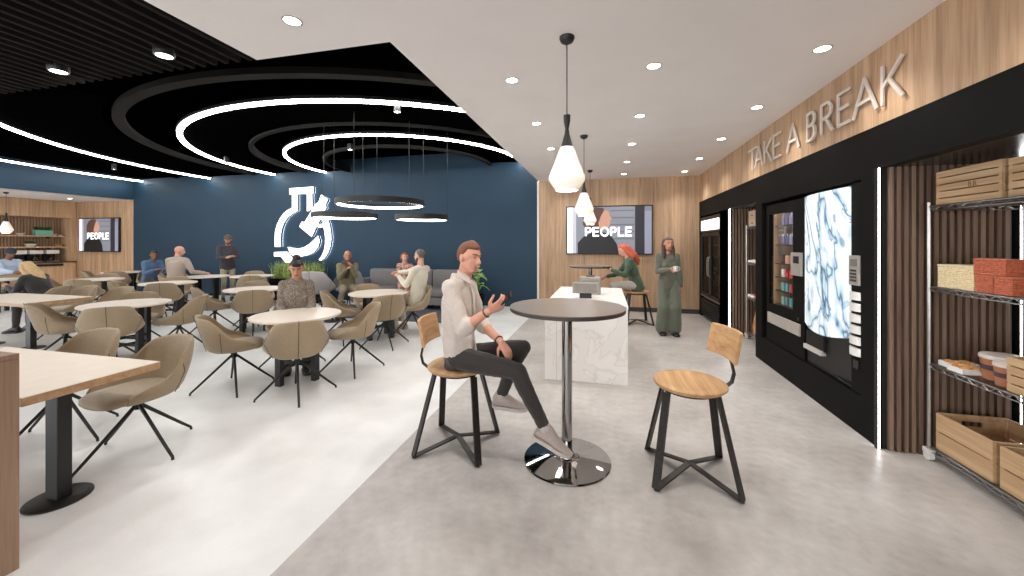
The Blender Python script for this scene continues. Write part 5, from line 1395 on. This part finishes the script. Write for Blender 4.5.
# ---- red-haired woman on the far stool, facing left
GRN = FB('forest_green_top', (56, 74, 54), (74, 94, 70)); PALEJ = FB('pale_jeans', (166, 158, 150), (190, 182, 174))
J = pose(.66, 1.04, .33, sw=.15, hands={'R': (.10, .56, .90), 'L': (-.16, .50, 1.06)}, face=(0, .8, -.45), feet={'R': (.1, .36, .30), 'L': (-.1, .40, .33)}, knee_hint=(0, 1, .9))
rw, P, ax = human('person', 'woman with orange-red hair and green top sitting on the far bar stool, looking down', (.62, 7.93, 0), facing(186), J,
    dict(skin=SK1, shirt=GRN, pants=PALEJ, shoe=SHOEB, sleeve='long', hair='drape', hairm=HAIRO, fem=True, vox=.011, hem=.06, top='top'))
Rz = M.Translation((.62, 7.93, 0)) @ M.Rotation(facing(186), 4, 'Z')
ph2 = thing('smartphone', 'dark smartphone in the hand of the red-haired woman', 'phone', Rz @ (J['wr']['L'] + V((0.0, .10, .035))), facing(186)); ph2.rotation_euler = (.5, .2, facing(186))
MB().box(-.035, .035, -.07, .07, -.004, .004).build('case', BLACK, ph2, bevel=.002); MB().box(-.032, .032, -.066, .066, .0042, .005).build('screen', plain('phone_glass_b', (20, 20, 24), .1), ph2)

# ---- woman at the front round table, facing the viewer
PATT = None
def m_pattern(name, cols, sc):
    x = N(name); v = x.n('ShaderNodeTexVoronoi'); v.inputs['Scale'].default_value = sc; x.l(x.coords(), v.inputs['Vector'])
    s_ = x.n('ShaderNodeSeparateColor'); x.l(v.outputs['Color'], s_.inputs[0])
    x.l(x.ramp(s_.outputs[0], [(i / (len(cols) - 1), hexc(*c)) for i, c in enumerate(cols)]), x.b.inputs['Base Color']); x.b.inputs['Roughness'].default_value = .85; return x.m
BLOUSE = m_pattern('snake_print_blouse', [(96, 86, 76), (140, 128, 114), (112, 100, 90), (168, 156, 142), (84, 74, 66)], 110)
J = pose(.49, .97, .10, sw=.148, hands={'R': (.08, .26, .66), 'L': (-.08, .26, .66)}, face=(.05, .9, -.42), feet={'R': (.1, .30, .095), 'L': (-.1, .38, .095)})
human('person', 'woman with dark pinned-up hair and patterned blouse sitting behind the front round table', (-3.90, 4.22, 0), facing(-47), J,
    dict(skin=SK2, shirt=BLOUSE, pants=JEAN, shoe=SHOEB, sleeve='long', hair='fringe', hairm=HAIRD, fem=True, vox=.011, build=.92, hem=.06, collar=True, top='blouse'))

# ---- bearded man in the lounge chair
OLIVE = FB('olive_jacket', (112, 106, 78), (136, 130, 98)); KHAKI = FB('khaki_trousers', (128, 112, 88), (150, 134, 108)); 
J = pose(.50, 1.0, .06, hands={'R': (.07, .30, .98), 'L': (-.06, .32, 1.06)}, face=(.15, 1, -.2), feet={'R': (.22, .45, .11), 'L': (-.2, .42, .11)})
bm2, P, ax = human('person', 'bald bearded man in an olive jacket and dark scarf sitting in the grey lounge chair', (-5.62, 7.55, 0), facing(-48), J,
    dict(skin=SK2, shirt=OLIVE, pants=KHAKI, shoe=SHOEB, sleeve='long', vox=.0125, hem=.06, beard=HAIRBR, browm=HAIRBR, top='jacket'))
shc = (J['sh']['R'] + J['sh']['L']) / 2
m = MB(); m.tube([shc + V((.095 * math.cos(q), .02 + .085 * math.sin(q), .06 + .01 * math.sin(3 * q))) for q in [2 * PI * i / 20 for i in range(20)]], .036, 10, closed=True).limb([shc + V((0, .1, .03)), shc + V((.02, .13, -.14)), shc + V((.03, .13, -.24))], [.045, .05, .04])
remesh(m, 'scarf', plain('brown_scarf', (84, 62, 54), .95, nscale=70, var=.4), bm2, .012, 2)

# ---- woman in the floral dress on the sofa
FLOR = m_pattern('floral_dress', [(216, 176, 156), (120, 70, 60), (226, 198, 180), (96, 72, 66), (206, 150, 128), (150, 110, 96)], 26)
J = pose(.48, .95, .03, sw=.145, hands={'R': (.06, .30, .72), 'L': (-.05, .32, .76)}, face=(-.25, 1, -.1), feet={'R': (.06, .44, .11), 'L': (-.08, .46, .11)})
human('person', 'woman in a pale floral dress with reddish-brown hair sitting on the grey sofa', (-4.72, 8.50, 0), facing(-62), J,
    dict(skin=SK1, shirt=FLOR, pants=FLOR, lower='skirt', shoe=SHOEB, sleeve='short', hair='bob', hairm=plain('copper_hair', (150, 86, 58), .6, nscale=90, var=.3), fem=True, vox=.0125, hem=.06, top='dress'))

# ---- man in the pale shirt, seen from behind and to the side, arm stretched to the left
PALES = FB('pale_beige_shirt', (206, 196, 178), (222, 214, 196)); CREAMT = FB('cream_trousers', (196, 184, 160), (212, 200, 178))
J = pose(.52, 1.06, -.10, hands={'R': (.15, .66, 1.02), 'L': (-.1, .32, .98)}, face=(0, 1, .05), feet={'R': (.16, .40, .095), 'L': (-.12, .36, .095)}, hint={'R': (.3, -.2, -1)})
human('person', 'man in a pale beige shirt near the sofa, one arm stretched left', (-3.20, 6.20, 0), facing(172), J,
    dict(skin=SK1, shirt=PALES, pants=CREAMT, shoe=SHOEG, sleeve='long', hair='short', hairm=HAIRG, vox=.0115, hem=.08, beard=HAIRG))

# ---- standing man with the cap
NAVYS = FB('dark_plum_sweater', (50, 48, 58), (66, 62, 72)); SAND = FB('sand_trousers', (150, 144, 118), (168, 162, 136))
J = pose(None, 1.03, .02, hands={'R': (.02, .26, 1.22), 'L': (-.04, .28, 1.2)}, face=(.35, 1, -.35), hint={'R': (.8, -.3, -1), 'L': (-.8, -.3, -1)})
sm, P, ax = human('person', 'man in a dark sweater, cap and sand trousers standing by the blue wall', (-10.0, 8.40, 0), facing(-32), J,
    dict(skin=SK2, shirt=NAVYS, pants=SAND, shoe=SHOEB, sleeve='long', hair='short', hairm=HAIRBR, vox=.0125, hem=.04, top='sweater', beard=HAIRBR))
m = MB(); m.ball(P(0, -.012, .055), (.092, .11, .085), 0, 18, 10, ax); 
m.eloft([(P(0, .07, .06), ax[0], ax[2], .075, .008), (P(0, .15, .045), ax[0], ax[2], .055, .006)], 16)
remesh(m, 'cap', plain('brown_cap', (96, 78, 68), .8), sm, .009, 2)

# ---- bald man in the beige suit jacket seen from behind
BEIGE = FB('beige_jacket', (160, 144, 130), (178, 162, 148))
J = pose(.56, 1.06, .12, sw=.19, hands={'R': (.42, .34, .84), 'L': (-.2, .38, .80)}, face=(.85, .5, -.15), feet={'R': (.14, .42, .095), 'L': (-.12, .4, .095)})
human('person', 'bald man in a beige suit jacket seen from behind', (-9.98, 7.08, 0), facing(104), J,
    dict(skin=SKR, shirt=BEIGE, pants=KHAKI, shoe=SHOEB, sleeve='long', vox=.0125, hem=.08, collar=True, build=1.18, browm=HAIRG, top='jacket'))
# ---- man in blue denim
DEN = FB('blue_denim', (70, 96, 128), (92, 118, 150))
J = pose(.48, 1.0, .22, hands={'R': (.10, .42, .86), 'L': (-.12, .44, .86)}, face=(.2, 1, -.15), feet={'R': (.14, .42, .095), 'L': (-.12, .4, .095)})
human('person', 'man in a blue denim shirt sitting hunched beside the beige-suited man', (-12.0, 7.88, 0), facing(-10), J,
    dict(skin=SK3, shirt=DEN, pants=JEAN, shoe=SHOEB, sleeve='long', hair='short', hairm=HAIRD, vox=.0125, hem=.06, collar=True, build=1.08))
# ---- blonde woman in black
J = pose(.47, .95, .52, sw=.15, hands={'R': (.10, .54, .80), 'L': (-.12, .54, .82)}, face=(0, .9, -.35), feet={'R': (.1, .42, .095), 'L': (-.1, .42, .095)})
human('person', 'blonde woman in a black jacket leaning forward behind the farther oak-edged table', (-9.66, 4.74, 0), facing(196), J,
    dict(skin=SK2, shirt=FB('black_jacket', (38, 35, 36), (52, 48, 48)), pants=JEAN, shoe=SHOEB, sleeve='long', hair='drape', hairm=HAIRB, fem=True, vox=.0125, hem=.06, top='jacket', build=1.05))
# ---- person with dark cap at the picture edge
J = pose(.52, 1.03, .15, hands={'R': (.16, .52, .86), 'L': (-.12, .5, .86)}, face=(.1, 1, -.2), feet={'R': (.14, .42, .095), 'L': (-.12, .4, .095)})
cp, P, ax = human('person', 'person with a dark cap and pale blue shirt sitting at the left picture edge', (-14.75, 6.5, 0), facing(5), J,
    dict(skin=SK3, shirt=FB('pale_blue_shirt', (176, 190, 212), (200, 212, 230)), pants=JEAN, shoe=SHOEW, sleeve='long', hair='short', hairm=HAIRD, vox=.0125, hem=.06))
m = MB(); m.ball(P(0, -.012, .05), (.094, .113, .088), 0, 18, 10, ax); m.eloft([(P(0, .07, .055), ax[0], ax[2], .075, .008), (P(0, .15, .04), ax[0], ax[2], .055, .006)], 16)
remesh(m, 'cap', plain('navy_cap', (40, 46, 64), .8), cp, .009, 2)
# ------------------------------------------------------------------ camera and light
cam = bpy.data.cameras.new('camera'); co = bpy.data.objects.new('camera', cam); COL.objects.link(co)
co.location = (0, 0, 1.58); co.rotation_euler = (PI / 2, 0, math.atan(92.5 / 385)); cam.lens = 385 / 1024 * 36; cam.sensor_width = 36
cam.shift_y = -45 / 1024; cam.clip_start = .05; S.camera = co
W = bpy.data.worlds.new('daylight'); S.world = W; W.use_nodes = True
bgn = W.node_tree.nodes['Background']; bgn.inputs[0].default_value = (.93, .96, 1, 1); bgn.inputs[1].default_value = 3.6
for x, y, i in ((-4.6, 2.9, 0), (-8.2, 2.9, 1), (-12, 3.4, 2), (-5, 6.8, 3), (-8.6, 7.2, 4), (-12.2, 7.2, 5), (-2.9, 5.0, 6)):
    t = thing('track_spot', 'small black spotlight among the rings of the black ceiling, ' + ['above the foreground rectangular table', 'above the second rectangular table', 'above the left table row', 'above the ring pendants', 'left of the ring pendants', 'near the blue header', 'beside the white ceiling edge'][i], 'spotlight', (x, y, 3.56), 0, 'track spots in the black ceiling')
    MB().lathe([(.045, -.1), (.05, -.1), (.05, .04), (0, .04)], n=20, cap=False).build('housing', BLACK, t, smooth=.6)
    MB().lathe([(.044, -.09), (.044, -.086)], n=20).build('lens', LENS, t)
    l = bpy.data.objects.new('cafe_beam', LC); COL.objects.link(l); l.parent = t; l.location = (0, 0, -.12)
vs = S.view_settings; vs.view_transform = 'Standard'; vs.look = 'None'; vs.gamma = 1; vs.use_curve_mapping = False; vs.exposure = .75
S.display_settings.display_device = 'sRGB'
S.cycles.max_bounces = 8; S.cycles.diffuse_bounces = 5; S.cycles.glossy_bounces = 4; S.cycles.transparent_max_bounces = 12; S.cycles.caustics_reflective = False; S.cycles.caustics_refractive = False
S.cycles.sample_clamp_indirect = 6
for _o in S.objects:
    if _o.get('label') and not 4 <= len(_o['label'].replace(',', ' ').split()) <= 16: print('LONG', _o.name, len(_o['label'].split()), _o['label'])
